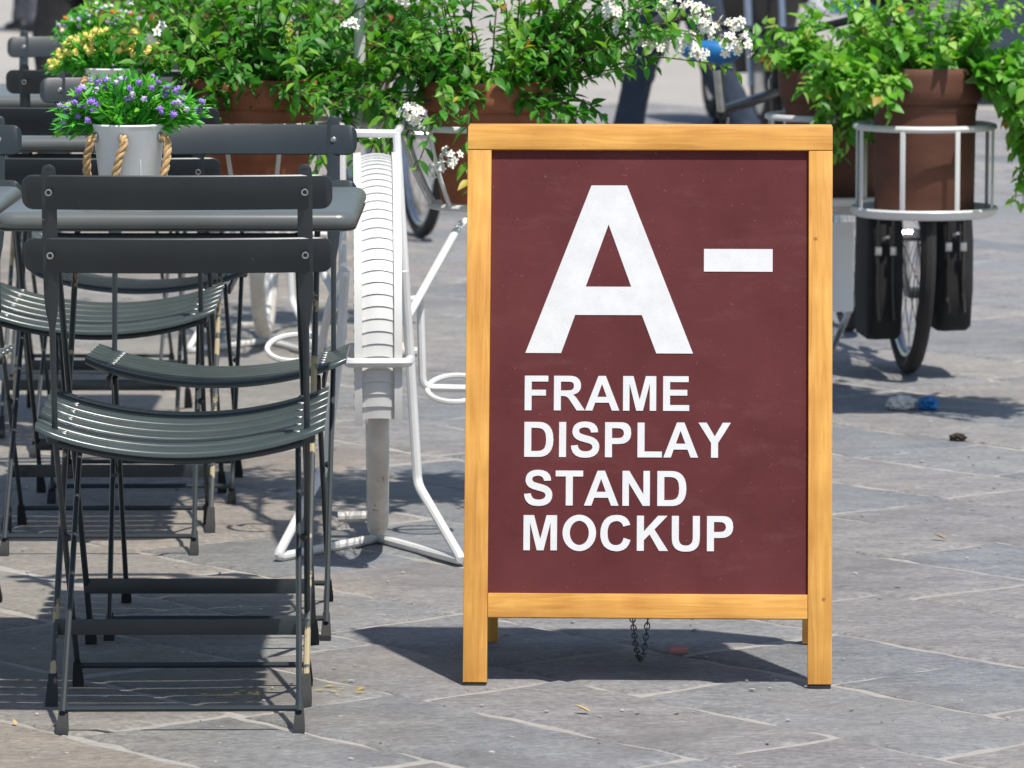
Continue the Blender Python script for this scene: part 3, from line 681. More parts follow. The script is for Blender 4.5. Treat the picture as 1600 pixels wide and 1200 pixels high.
def make_stand():
    t = empty('wheel_planter_stand'); C = Vector((0, 0, .365)); f = Vector((.035, -.999, 0)).normalized(); ax = Vector((f.y * -1, f.x, 0)); up = Vector((0, 0, 1))
    wh = MB().add(tube(circle(C, .322, 64, f, up), .0195, 12, True)).build('tyre', 'white_dirty', t)
    MB().add(tube(circle(C, .297, 56, f, up), .011, 8, True)).build('rim', 'white', wh)
    sp = MB()
    for k in range(28):
        a = 2 * math.pi * k / 28; s = 1 if k % 2 else -1; e = C + .291 * (f * math.cos(a) + up * math.sin(a))
        sp.add(tube([C + ax * s * .03 + .02 * (f * math.cos(a + .9 * s) + up * math.sin(a + .9 * s)), e], .0013, 5))
    sp.build('spoke_set', 'white', wh); MB().add(tube([C - ax * .05, C + ax * .05], .017, 12)).build('hub', 'white_dirty', wh)
    Rf = .364
    def P(phi, a, rad): return C + ax * a + rad * (f * math.cos(phi) + up * math.sin(phi))
    fen = MB(); phis = [R(104 - 119 * i / 56) for i in range(57)]
    for s in (-1, 1):
        rings = [[P(p, s * .0285, Rf + .0050), P(p, s * .0425, Rf + .0035), P(p, s * .0425, Rf - .034), P(p, s * .0405, Rf - .034), P(p, s * .0405, Rf - .003), P(p, s * .0285, Rf - .001)] for p in phis]
        fen.add(loft(rings))
    fender = fen.build('fender', 'white', t, 35)
    nl = 33
    lv = None
    for k in range(nl):
        p0 = R(102.5 - 116 * k / nl); p1 = p0 - R(116 / nl * .965); rows = []
        vv = []; ff = []
        for j, (p, lift) in enumerate(((p0, .0), ((p0 * .5 + p1 * .5), .0008), (p1, .0022))):
            for i in range(7):
                a = -.0285 + .057 * i / 6; cr = .0065 * (1 - (a / .0285) ** 2)
                vv.append(P(p + .010 * (1 - (a / .0285) ** 2), a, Rf - .004 + lift + cr * .8))
        for j in range(2):
            for i in range(6): ff.append((j * 7 + i, j * 7 + i + 1, j * 7 + i + 8, j * 7 + i + 7))
        n0 = len(vv); vv += [v - (v - C).normalized() * .0016 for v in vv]
        ff += [tuple(reversed([i + n0 for i in q])) for q in ff]
        for i in range(6): ff += [(i, i + 1, i + 1 + n0, i + n0), (14 + i + 1, 14 + i, 14 + i + n0, 14 + i + 1 + n0)]
        for j in range(2): ff += [(j * 7, (j + 1) * 7, (j + 1) * 7 + n0, j * 7 + n0), ((j + 1) * 7 + 6, j * 7 + 6, j * 7 + 6 + n0, (j + 1) * 7 + 6 + n0)]
        link('louver', mesh_from('louver', vv, ff, 'white', 40), fender)
    hl = MB()
    for k in range(26):
        p = R(85 - 96 * k / 25); c = P(p, -.0428, Rf - .020); hl.add(tube([c, c - ax * .0008], .0032, 8))
    hl.build('hole_row', 'dark_hole', fender)
    pb = R(3)
    b = MB().add(tube(bend([P(pb, -.058, Rf - .10), P(pb, -.052, Rf + .014), P(pb, .052, Rf + .014), P(pb, .058, Rf - .10)], .012), .0085, 8)); b.build('fender_stay', 'white', t)
    # forked foot
    b = MB().add(tube(bend([(.052, -.06, .52), (.060, -.05, .40), (.076, -.05, .125), (.160, -.230, .009), (.0, .06, .009), (-.178, -.195, .009), (-.094, -.05, .16), (-.064, -.05, .40), (-.056, -.06, .52)], .018, 5), .0088, 10))
    b.build('forked_foot', 'white', t)
    MB().add(tube([(-.075, 0, .365), (.075, 0, .365)], .009, 10)).build('axle', 'white_dirty', t)
    MB().add(tube([(-.02, .06, .05), (-.075, .06, .048)], .010, 10)).build('foot_peg', 'white_dirty', t)
    # frame tubes carrying the rack
    for pts, n in (([(-.064, .04, .385), (-.066, .08, .765)], 'fork_tube'), ([(.060, .0, .385), (.036, .06, .765)], 'fork_tube'),
                   ([(-.066, .08, .765), (.036, .06, .765)], 'rack_bar'),
                   ([(-.066, .08, .765), (-.085, .60, .755)], 'rack_bar'), ([(.036, .06, .765), (.036, .44, .757)], 'rack_bar'),
                   ([(.058, .0, .43), (.15, .33, .575), (.20, .40, .598)], 'brace_tube'), ([(-.058, .0, .43), (-.16, .40, .575), (-.20, .52, .598)], 'brace_tube'),
                   ([(-.12, .12, .30), (-.086, .02, .46), (-.06, .02, .52)], 'brace_tube')):
        MB().add(tube(bend(pts, .03), .0078, 9)).build(n, 'white', t)
    MB().add(tube(bend([(.060, .12, .45), (.078, .12, .452), (.082, .12, .285), (.20, .14, .28)], .02), .0075, 9)).build('hoop_arm', 'white', t)
    tl = Vector((0, .93, .36)); MB().add(tube(circle((.145, .12, .283), .054, 32, (1, 0, .02), tl), .0055, 8, True)).build('hoop', 'white', t)
    MB().add(tube(circle((-.155, .12, .36), .054, 32, (1, 0, .02), tl), .0055, 8, True)).build('hoop', 'white', t)
    MB().add(tube([(-.064, .03, .38), (-.105, .10, .352)], .0055, 8)).build('hoop_arm', 'white', t)
    MB().add(tube([(-.046, .530, .752), (-.046, .530, 1.06)], .0115, 12)).build('mast', 'white', t)
    MB().add(tube([(-.084, .575, .757), (.036, .43, .757)], .007, 8)).build('rack_bar', 'white', t)
    basket(t, -.250, .60); basket(t, .203, .50, rot=.25)
    return t
stand0 = make_stand(); stand0.location = (-.250, 9.0, 0); tag(stand0, 'white painted wheel planter stand with louvered fender just left of the sign', 'planter stand', 'white wheel planter stands')
s2 = copy_tree(stand0); s2.location = (-.640, 12.6, 0); s2.rotation_euler = (0, 0, R(-3)); s2['label'] = 'farther white wheel planter stand partly hidden behind the chairs'

ex1 = [((.08, -.1, .2), (.9, -.4, .55), .30, 6), ((.10, -.08, .2), (1.0, -.2, .6), .34, 5)]
pl1 = jasmine('terracotta pot of bushy green jasmine in the left basket, behind the front table', (-.500, 9.60, .607), 96, 13, extra=ex1, lean=(.16, 0), spread=.9)
ex2 = []
for k in range(17):
    ex2.append(((.06, -.04 + .08 * rng.uniform(), .205), (.85 + rng.uniform(-.25, .30), rng.uniform(-.5, .1), 1.25 + rng.uniform(-.15, .35)), rng.uniform(.34, .50), rng.uniform(1.4, 2.2)))
ex2 += [((-.12, -.07, .2), (-.7, -.8, .35), .30, 9), ((-.11, -.08, .2), (-.6, -.9, .3), .34, 10), ((-.10, -.02, .2), (-1, -.3, .6), .30, 6)]
pl2 = jasmine('terracotta pot of white-flowering jasmine in the basket directly behind the sign', (-.047, 9.50, .607), 88, 10, extra=ex2)
pl3 = jasmine('terracotta pot of jasmine at the far left, behind the flowered buckets', (-.895, 13.18, .607), 44, 6, keep=30, reach=.42, lean=(.25, 0), spread=.8)
pl4 = jasmine('shaded terracotta pot of jasmine on the farther stand, seen between the two front pots', (-.425, 13.10, .607), 40, 6, keep=30, reach=.42)
for p, c, n in ((pl2, (-0.155, -0.2, 0.4), 14), (pl2, (-0.135, -0.17, 0.46), 10), (pl2, (-0.14, -0.215, 0.175), 12), (pl2, (-0.085, -0.2, 0.075), 6), (pl2, (-0.07, -0.21, 0.095), 6),
                (pl2, (0.235, -0.1, 0.365), 14), (pl2, (0.265, -0.1, 0.33), 10), (pl2, (0.3, -0.1, 0.305), 8), (pl2, (0.345, -0.12, 0.375), 12), (pl2, (0.4, -0.12, 0.365), 16), (pl2, (0.42, -0.13, 0.33), 14), (pl2, (0.4, -0.14, 0.29), 10), (pl2, (0.375, -0.14, 0.305), 8), (pl2, (0.33, -0.12, 0.3), 10),
                (pl2, (0.475, -0.1, 0.34), 10), (pl2, (0.49, -0.1, 0.305), 8), (pl2, (0.46, -0.11, 0.305), 6), (pl2, (0.05, -0.15, 0.47), 6),
                (pl1, (-0.235, -0.12, 0.41), 6), (pl1, (0.19, -0.12, 0.33), 5), (pl1, (-0.19, -0.19, 0.33), 5), (pl1, (-0.14, -0.19, -0.005), 4), (pl3, (-0.05, -0.2, 0.34), 5)):
    flower_cluster(p, c, n)

# right-hand planter
def make_right_stand():
    t = empty('wire_basket_stand')
    for cx, cy in ((0, 0), (-.155, .35)):
        MB().add(tube(circle((cx, cy, .745), .136, 40), .0065, 8, True)).build('basket_ring', 'white', t)
        MB().add(lathe([(.001, .568), (.132, .568), (.141, .572), (.146, .584), (.143, .588), (.138, .577), (.13, .574), (.001, .574)], 44)).build('tray', 'white', t, 40, (cx, cy, 0))
        for k in range(8):
            a = R(-90 - 22.5 + 45 * k + 0.0); c, s = math.cos(a), math.sin(a)
            m = MB().add(box((0, 0, .662), (.010, .004, .166), .001), Matrix.Translation((cx + .139 * c, cy + .139 * s, 0)) @ Matrix.Rotation(a + math.pi / 2, 4, 'Z'))
            m.build('basket_bar', 'white', t)
    MB().add(tube(bend([(.02, .1, .562), (-.155, .35, .556), (-.235, .40, .54), (-.240, .40, .184)], .04), .012, 10)).build('post', 'white', t)
    for a in (90, 200, 340):
        MB().add(tube([(-.24, .40, .20), (-.24 + .07 * math.cos(R(a)), .40 + .16 * math.sin(R(a)), .182)], .0095, 8)).build('foot', 'white', t)
    MB().add(loft([[(-.158 + a, .20 + b + 0.0 * z, z) for a, b in ((-.032, -.006), (0, -.016), (.032, -.006), (.034, .0), (0, -.010), (-.034, 0))] for z in (.36, .40, .45, .50, .533, .54)])).build('mudguard', 'white', t)
    MB().add(tube([(-.158, .2, .45), (-.20, .34, .50), (-.238, .40, .50)], .006, 8)).build('mudguard_stay', 'white', t)
    return t
rst = make_right_stand(); rst.location = (.937, 11.1, -.2); rst.scale = (1.154,) * 3; tag(rst, 'white wire basket stand holding two terracotta pots right of the sign', 'planter stand')
def right_plant(label, loc, seeds, h=.285, r=.116, base=.098):
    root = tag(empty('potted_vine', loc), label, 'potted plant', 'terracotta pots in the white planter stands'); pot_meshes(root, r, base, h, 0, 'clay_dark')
    st = [grow(np.array(p), np.array(d), L, gv, .09) for p, d, L, gv in seeds]
    root.scale = (1.154,) * 3
    plant(root, h, r, st, .034, .021, .0075, ('bright', 'bright_one', 'greenstem'), 110, (.55, 1.25), (.1, 1))
    return root
sd = []
for k in range(44):
    a = rng.uniform(0, 6.28); q = rng.uniform(0, 1) ** .5
    sd.append(((.07 * q * math.cos(a), .07 * q * math.sin(a), .26), (q * .8 * math.cos(a), q * .7 * math.sin(a), 1.0), rng.uniform(.12, .26), rng.uniform(1, 4)))
for k in range(80):      # the long trail spilling over on the right
    sd.append(((.07, -.03 + .08 * rng.uniform(-1, 1), .26), (rng.uniform(.7, 1.4), rng.uniform(-.6, .5), rng.uniform(.3, 1.1)), rng.uniform(.22, .42), rng.uniform(6, 11)))
for k in range(26):
    sd.append(((.09, -.05, .26), (rng.uniform(.8, 1.2), rng.uniform(-.5, -.1), rng.uniform(.1, .5)), rng.uniform(.24, .36), rng.uniform(9, 13)))
for k in range(22):
    sd.append(((-.05, -.07, .26), (rng.uniform(-1.2, -.3), rng.uniform(-1, -.4), rng.uniform(.4, .8)), rng.uniform(.08, .19), rng.uniform(7, 12)))
pr1 = right_plant('tall terracotta pot with a bright trailing vine in the wire basket at right', (.937, 11.1, .465), sd)
sd = []
for k in range(16):
    sd.append(((rng.uniform(-.08, .05), rng.uniform(-.05, .05), .24), (rng.uniform(-.9, .2), rng.uniform(-.6, .2), 1.0), rng.uniform(.10, .20), rng.uniform(2, 5)))
for k in range(40):
    a = rng.uniform(0, 6.28); q = rng.uniform(0, 1) ** .5
    sd.append(((.07 * q * math.cos(a), .07 * q * math.sin(a), .24), (q * 1.0 * math.cos(a) + .25, q * 1.0 * math.sin(a), .8), rng.uniform(.07, .17), rng.uniform(2, 6)))
for k in range(60):
    sd.append(((.03 + rng.uniform(-.06, .03), -.07, .24), (rng.uniform(-.3, 1.0), rng.uniform(-1, -.5), rng.uniform(.4, .9)), rng.uniform(.14, .34), rng.uniform(8, 13)))
pr2 = right_plant('terracotta pot with a low bushy vine directly beside the top right corner of the sign', (.758, 11.504, .465), sd, .265)

# ------------------------------------------------------------------ rope-handled buckets with artificial flowers
def make_bucket(label, loc, flower_mats, seed, fs=1.0):
    rd = random.Random(seed); root = tag(empty('flower_bucket', loc), label, 'flower bucket', 'flower buckets on the cafe tables')
    prof = [(.001, 0), (.043, 0), (.0445, .003), (.0565, .108), (.0578, .110), (.0592, .113), (.0578, .1155), (.0562, .114), (.054, .105), (.0535, .09), (.001, .09)]
    b = MB().add(lathe(prof, 40)).build('bucket', 'zinc', root, 40)
    MB().add(box((0, -.0505, .056), (.0012, .0012, .10), .0003), Matrix.Rotation(R(25), 4, 'Z')).build('seam', 'zinc', b)
    for az in (-152, -95, -25, 95):
        a = R(az); c, s = math.cos(a), math.sin(a)
        MB().add(tube(circle((.0575 * c, .0575 * s, .095), .007, 14, (-s, c, 0), (0, 0, 1)), .0018, 6, True)).build('eyelet', 'rivet', b)
        path = [Vector((.0575 * c, .0575 * s, .097)), Vector((.067 * c - .004 * s, .067 * s + .004 * c, .088)), Vector((.070 * c + .004 * s, .070 * s - .004 * c, .066)), Vector((.068 * c + .010 * s, .068 * s - .010 * c, .040)), Vector((.062 * c + .014 * s, .062 * s - .014 * c, .016)), Vector((.058 * c + .016 * s, .058 * s - .016 * c, .005))]
        pts = []
        for i in range(len(path) - 1):
            for k in range(7): pts.append(path[i].lerp(path[i + 1], k / 7))
        rp = MB()
        for st in range(3):
            hel = []
            for i, p in enumerate(pts):
                t = (pts[min(i + 1, len(pts) - 1)] - pts[max(i - 1, 0)]).normalized(); n1 = t.orthogonal().normalized(); n2 = t.cross(n1)
                w = i * .55 + st * 2.094; hel.append(p + .0034 * (math.cos(w) * n1 + math.sin(w) * n2))
            rp.add(tube(hel, .0037, 6))
        rp.build('rope_handle', 'rope', root)
    tv, tf = leaf_template(.019, .0058, .2, .15); loc_ = []; dr = []; up = []; sc = []; ti = []; tips = []; sm = MB()
    for k in range(120):
        a = rng.uniform(0, 6.283); q = rng.uniform(0, 1) ** .5; sa = math.sin(a); d = np.array([q * 1.3 * math.cos(a), q * (1.15 if sa > 0 else .25) * sa, 1.0 - .50 * q])
        pts = grow(np.array([.028 * q * math.cos(a), .028 * q * math.sin(a), .10]), d, rng.uniform(.072, .092) * (.92 + .22 * q), rng.uniform(1, 4), .07, .009)
        tips.append(pts[-1])
        if sa < .1 and k % 2: tips.append(pts[int(len(pts) * rng.uniform(.45, .8))] + np.array([rng.normal(0, .006), -.020, .004]))
        sm.add(tube([tuple(p) for p in pts[::3]] + [tuple(pts[-1])][:0], .0009, 4)); bt = rng.uniform(.15, .8)
        for i in range(2, len(pts)):
            for j in range(3):
                o = rng.normal(0, 1, 3); t = pts[i] - pts[i - 1]; t /= np.linalg.norm(t)
                loc_.append(pts[i]); dr.append(t * 1.0 + o * .55); up.append(rng.normal(0, .5, 3) + [0, -.3, 1]); sc.append(rng.uniform(.7, 1.25)); ti.append(np.clip(bt * .6 + .4 * rng.uniform(0, 1), 0, 1))
    sm.build('stem', 'needle_stem', root)
    mass('foliage', tv, tf, np.array(loc_), frames(np.array(dr), np.array(up)), np.array(sc), np.array(ti), 'needle', root)
    fm = {}
    for mt_ in set(flower_mats):
        m = MB().add(ball((0, 0, 0), .0037, 8, 6))
        for k in range(18):
            d = Vector((rd.gauss(0, 1), rd.gauss(0, 1), rd.gauss(0, 1))).normalized(); a = d.orthogonal().normalized() * .0014
            m.add(([tuple(d * .003 + a), tuple(d * .003 - a), tuple(d * .0062)], [(0, 1, 2)]))
        fm[mt_] = m.mesh('flower', mt_, 0)
    for k, tp in enumerate(tips):
        if k % 3 != 1:
            o = link('flower', fm[flower_mats[k % len(flower_mats)]], root, tuple(tp + np.array([0, -.004, .007]))); o.scale = [fs * rd.uniform(1.05, 1.4)] * 3; o.rotation_euler = (rd.uniform(0, 6), rd.uniform(0, 6), 0)
    return root
make_bucket('white metal bucket of purple pompom flowers with rope handles on the front table', (-.600, 7.66, .7504), ['purple', 'purple', 'purple', 'lilac'], 1)
make_bucket('white metal bucket of yellow pompom flowers on the second table', (-.775, 9.53, .7504), ['yellow'], 2, 1.35)
make_bucket('white metal bucket of pale lilac flowers on the farthest table', (-.905, 10.92, .7504), ['lilac', 'lilac', 'lilac', 'orange', 'petal'], 3)

# ------------------------------------------------------------------ bicycles
def make_bicycle(name, label, loc, rz, saddle_mat, frame_mat='blackpaint', bar_mat='chrome'):
    t = tag(empty(name, loc, rz), label, 'bicycle', 'bicycles parked behind the plants'); RW = .34
    def wheel(y):
        w = MB().add(tube(circle((0, y, RW), RW - .019, 56, (0, 1, 0), (0, 0, 1)), .019, 10, True)).build('tyre', 'tyre', t)
        MB().add(tube(circle((0, y, RW), RW - .042, 48, (0, 1, 0), (0, 0, 1)), .011, 8, True)).build('rim', 'chrome', w)
        sp = MB()
        for k in range(28):
            a = 2 * math.pi * k / 28; s = 1 if k % 2 else -1
            sp.add(tube([(s * .028, y + .02 * math.cos(a + s), RW + .02 * math.sin(a + s)), (0, y + (RW - .045) * math.cos(a), RW + (RW - .045) * math.sin(a))], .0012, 4))
        sp.build('spoke_set', 'chrome', w); MB().add(tube([(-.05, y, RW), (.05, y, RW)], .016, 10)).build('hub', 'chrome', w)
        rings = []
        for i in range(25):
            a = R(20 + 150 * i / 24); rr = RW + .014; c = (0, y + rr * math.cos(a), RW + rr * math.sin(a)); rings.append([(x, c[1] + dz * math.cos(a), c[2] + dz * math.sin(a)) for x, dz in ((-.026, -.014), (-.02, .0), (0, .006), (.02, 0), (.026, -.014), (0, .002))])
        MB().add(loft(rings)).build('fender', frame_mat, t)
    wheel(0.0); wheel(-1.05)
    fr = MB(); bb = (0, -.62, .29); st = (0, -.78, .76); hd0 = (0, -.20, .60); hd1 = (0, -.235, .78)
    for a, b, r in ((bb, st, .016), (st, hd1, .015), (bb, hd0, .017), (hd0, (0, -.242, .82), .018)): fr.add(tube([a, b], r, 10))
    for s in (-1, 1):
        fr.add(tube([(s * .02, bb[1], bb[2]), (s * .055, -1.05, RW)], .009, 8)); fr.add(tube([(s * .015, -.775, .74), (s * .055, -1.05, RW)], .008, 8))
    fr.build('frame', frame_mat, t)
    fk = MB()
    for s in (-1, 1): fk.add(tube(bend([(0, -.205, .63), (s * .045, -.185, .60), (s * .05, -.09, .45), (s * .052, 0, RW)], .03), .010, 8))
    fk.build('fork', 'chrome', t)
    hb = MB().add(tube([(0, -.242, .82), (0, -.262, .94)], .012, 10)); hb.add(tube(bend([(-.28, -.46, .96), (-.27, -.33, .99), (-.08, -.25, .945), (.08, -.25, .945), (.27, -.33, .99), (.28, -.46, .96)], .06, 6), .011, 9)); h = hb.build('handlebar', bar_mat, t)
    for s in (-1, 1): MB().add(tube([(s * .28, -.47, .96), (s * .276, -.36, .982)], .016, 10)).build('grip', 'rubber', h)
    MB().add(lathe([(.001, 0), (.03, .002), (.036, .03), (.034, .05), (.001, .052)], 18), Matrix.Translation((0, -.15, .80)) @ Matrix.Rotation(R(90), 4, 'X')).build('headlamp', 'chrome', t)
    MB().add(tube([st, (0, -.82, .87)], .0125, 10)).build('seat_post', 'chrome', t)
    rings = []
    for y, w, z, th in ((-.66, .012, .905, .020), (-.68, .020, .910, .028), (-.74, .026, .908, .034), (-.80, .045, .908, .042), (-.85, .075, .915, .05), (-.89, .082, .920, .05), (-.915, .066, .922, .042), (-.925, .03, .918, .02)):
        rings.append([(w * math.cos(a), y, z + th * .5 * math.sin(a) * (1 if math.sin(a) > 0 else 1.4)) for a in [2 * math.pi * k / 14 for k in range(14)]])
    MB().add(loft(rings)).build('saddle', saddle_mat, t, 60)
    ck = MB().add(tube([(-.06, -.62, .29), (.06, -.62, .29)], .014, 10)); ck.add(tube([(.06, -.62, .29), (.075, -.54, .15)], .009, 8)); ck.add(tube([(-.06, -.62, .29), (-.075, -.70, .43)], .009, 8)); ck.build('crank', 'chrome', t)
    MB().add(lathe([(.02, -.002), (.085, -.002), (.088, 0), (.085, .002), (.02, .002)], 32), Matrix.Translation((.04, -.62, .29)) @ Matrix.Rotation(R(90), 4, 'Y')).build('chainring', 'chrome', t)
    for x, y, z in ((.115, -.54, .15), (-.115, -.70, .43)): MB().add(box((x, y, z), (.08, .09, .022), .004)).build('pedal', 'rubber', t)
    MB().add(tube([(-.03, -.75, .30), (-.16, -.80, .012)], .008, 8)).build('kickstand', 'chrome', t)
    return t
make_bicycle('bicycle', 'black bicycle parked end-on, its front wheel showing left of the sign', (-.300, 16.1, 0), R(180 + 12.5), 'blackcloth')
make_bicycle('bicycle', 'bicycle with bright blue saddle among the white flowers behind the sign', (.700, 11.95, 0), R(-18), 'blue', bar_mat='blackpaint').scale = (.90, .90, .90)

# ------------------------------------------------------------------ people
def person(label, loc, rz, trousers, top, shoe, stride=.2, wide=1.0, sleeve='top', hair='hair', arms=(0.1, -.1), hem=.80, lift=0.0, height=1.0):
    root = tag(empty('person', loc, rz), label, 'person', 'people in the square')
    J = {'pel': (0, 0, .96, .135, .105), 'wst': (0, 0, 1.10, .125, .092), 'chs': (0, .005, 1.30, .145, .100), 'shc': (0, 0, 1.43, .10, .08), 'nek': (0, .005, 1.50, .052, .052), 'hd0': (0, .02, 1.57, .066, .072), 'hd1': (0, .02, 1.66, .075, .088), 'hd2': (0, .01, 1.735, .055, .065)}
    E = [('pel', 'wst'), ('wst', 'chs'), ('chs', 'shc'), ('shc', 'nek'), ('nek', 'hd0'), ('hd0', 'hd1'), ('hd1', 'hd2')]
    feet = []
    for s, n in ((-1, 'l'), (1, 'r')):
        k = stride * s
        J['hip' + n] = (s * .09, 0, .88, .095 * wide, .098 * wide); J['thi' + n] = (s * .10, k * .35, .70, .082 * wide, .085 * wide); J['kne' + n] = (s * .10, k * .62 + .02, .49, .062 * wide, .064 * wide)
        J['cal' + n] = (s * .10, k * .80 - (.02 if k <= 0 else 0), .33, .060 * wide, .062 * wide); J['ank' + n] = (s * .10, k * 1.0 - (.03 if k < 0 else 0), .10, .056 * wide, .058 * wide); J['cuf' + n] = (s * .10, k * 1.0 - (.03 if k < 0 else 0), .036, .064 * wide, .074 * wide)
        E += [('pel', 'hip' + n), ('hip' + n, 'thi' + n), ('thi' + n, 'kne' + n), ('kne' + n, 'cal' + n), ('cal' + n, 'ank' + n), ('ank' + n, 'cuf' + n)]
        feet.append((s * .10, k * 1.0 - (.03 if k < 0 else 0)))
        q = arms[0] if s < 0 else arms[1]
        J['sho' + n] = (s * .17, 0, 1.42, .062, .06); J['elb' + n] = (s * .225, q * .4 - .02, 1.14, .045, .045); J['wri' + n] = (s * .235, q + .04, .90 + lift, .028, .030); J['plm' + n] = (s * .237, q + .06, .835 + lift, .020, .040)
        E += [('shc', 'sho' + n), ('sho' + n, 'elb' + n), ('elb' + n, 'wri' + n), ('wri' + n, 'plm' + n)]
    keys = list(J); me = bpy.data.meshes.new('body'); me.from_pydata([J[k][:3] for k in keys], [(keys.index(a), keys.index(b)) for a, b in E], [])
    ob = bpy.data.objects.new('tmp', me); col.objects.link(ob); ob.modifiers.new('s', 'SKIN')
    for i, k in enumerate(keys):
        sv = me.skin_vertices[0].data[i]; sv.radius = J[k][3:]; sv.use_root = (k == 'pel')
    sb = ob.modifiers.new('d', 'SUBSURF'); sb.levels = 3; sb.render_levels = 3
    dg = bpy.context.evaluated_depsgraph_get(); bme = bpy.data.meshes.new_from_object(ob.evaluated_get(dg)); bpy.data.objects.remove(ob)
    bm = bmesh.new(); bm.from_mesh(bme); bm.normal_update()
    for v in bm.verts:      # cloth folds
        if v.co.z < .93 and abs(v.co.x) < .21:
            q = v.co; k = mnoise.noise(Vector((q.x * 16, q.y * 16, q.z * 9 + q.x * 14))) * .010 + mnoise.noise(Vector((q.x * 40, q.y * 40, q.z * 26))) * .004
            v.co = q + v.normal * k
    def addpart(vf):
        vs_ = [bm.verts.new(p) for p in vf[0]]
        for f in vf[1]:
            try: bm.faces.new([vs_[i] for i in f])
            except ValueError: pass
    for s in (-1, 1):
        q = arms[0] if s < 0 else arms[1]; x0, y0, z0 = s * .237, q + .06, .83 + lift
        for k, (dy, L) in enumerate(((-.028, .060), (-.010, .074), (.009, .080), (.027, .070))):
            addpart(tube([(x0, y0 + dy, z0 + .01), (x0 - s * .004, y0 + dy * 1.1, z0 - L * .5), (x0 - s * .016, y0 + dy * 1.1 + .004, z0 - L)], [.0092, .0086, .0066], 7))
        addpart(tube([(x0 - s * .004, y0 + .022, z0 + .04), (x0 - s * .02, y0 + .052, z0 + .012), (x0 - s * .026, y0 + .058, z0 - .022)], [.011, .010, .007], 7))
    addpart(tube([(0, .098, 1.675), (0, .126, 1.635), (0, .104, 1.625)], [.008, .014, .012], 8))
    bm.to_mesh(bme); bm.free()
    for m in (trousers, top, 'skin'): bme.materials.append(M[m])
    for p in bme.polygons:
        c = p.center; arm = abs(c.x) > .15 and c.z < 1.40 and c.z > .70
        p.material_index = (2 if c.z < (.875 + lift if sleeve == 'top' else 1.22) else 1) if arm and abs(c.x) > .185 else (0 if c.z < hem + .17 else (1 if c.z < 1.475 else 2)); p.use_smooth = True
    link('body', bme, root)
    hr = []
    for i in range(9):
        t = i / 8; z = 1.60 + .175 * t; w = math.sqrt(max(1 - ((t - .35) / .68) ** 2, .01)); hr.append([(.086 * w * math.cos(a), .0 + (.098 * w) * math.sin(a) - .018 * (1 - t) - .012, z) for a in [2 * math.pi * k / 16 for k in range(16)]])
    MB().add(loft(hr)).build('hair', hair, root, 60)
    for s in (-1, 1):
        MB().add(ball((s * .030, .092, 1.672), .011, 10, 8)).build('eye', 'petal', root); MB().add(ball((s * .078, .012, 1.655), .026, 8, 6, (.35, .7, 1))).build('ear', 'skin', root)
    MB().add(ball((0, .094, 1.602), .020, 10, 6, (1, .35, .28))).build('mouth', 'mauve_lip', root)
    for x, y in feet:
        MB().add(loft([[(x + a * w, y + dy, b * h) for a, b in ((-1, 0), (1, 0), (1.05, .35), (.7, .9), (0, 1), (-.7, .9), (-1.05, .35))] for dy, w, h in ((-.075, .026, .035), (-.062, .033, .06), (-.02, .035, .07), (.04, .037, .064), (.09, .043, .050), (.135, .040, .042), (.160, .023, .03))])).build('shoe', shoe, root, 60)
    root.scale = (height,) * 3
    return root
M['mauve_lip'] = simple('lips', (.42, .16, .14), None, 30, .5)
person('person walking past in dark navy jeans, legs seen above the sign', (.61, 17.4, 0), R(78), 'navycloth', 'greycloth', 'shoe', .26)
person('person in black trousers and mauve top standing behind the flowered buckets', (-1.47, 17.0, 0), R(150), 'blackcloth', 'purplecloth', 'shoe', .08, 1.1, hem=.63)
person('far person walking away at the top left corner in slate trousers', (-3.32, 33.5, 0), R(40), 'greycloth', 'creamcloth', 'shoe', .22)

# touring bicycle with panniers behind the right planter
make_bicycle('bicycle', 'black touring bicycle parked end-on behind the right wire basket stand', (.900, 13.03, 0), R(4), 'blackcloth', bar_mat='blackpaint')
def pannier(label, loc, rz, tall):
    t = tag(empty('pannier_bag', loc, rz), label, 'bag', 'black panniers on the touring bicycle'); rings = []
    for z, k, b in ((0, .86, 0), (.012, .97, .002), (tall * .25, 1.04, .006), (tall * .55, 1.0, .003), (tall * .86, .95, 0), (tall * .96, .90, 0), (tall, .74, 0)):
        rings.append([((x + b) * k + .0035 * math.sin(38 * z + 60 * y), y * k + .004 * math.sin(30 * z + 90 * x), z) for x, y, _ in rrect(.043, .13, .028, 0, 5)])
    MB().add(loft(rings)).build('bag_body', 'blackcloth', t, 60)
    fl = []
    for z, k in ((tall * .74, 1.06), (tall * .80, 1.09), (tall * .97, 1.0), (tall * 1.03, .80)): fl.append([(x * k, y * k, z) for x, y, _ in rrect(.045, .133, .028, 0, 5)])
    MB().add(loft(fl)).build('flap', 'greycanvas', t, 60)
    for x in (-.018, .018):
        st = MB().add(tube([(x, -.150, tall * .97), (x, -.149, tall * .7), (x, -.143, tall * .30), (x + .004, -.146, tall * .12)], .0042, 6)).build('strap', 'blackpaint', t)
        MB().add(box((x, -.150, tall * .52), (.016, .006, .022), .002)).build('buckle', 'chrome', st)
    MB().add(tube([(0, -.145, tall * .60), (.002, -.147, tall * .585)], .011, 12)).build('reflector', 'rivet', t)
    return t
pannier('black pannier bag on the left of the touring bicycle, nearest the sign', (.892, 11.92, .10), R(4), .42)
pannier('black pannier bag on the right of the touring bicycle, under the trailing vine', (1.062, 11.93, .12), R(4), .40)
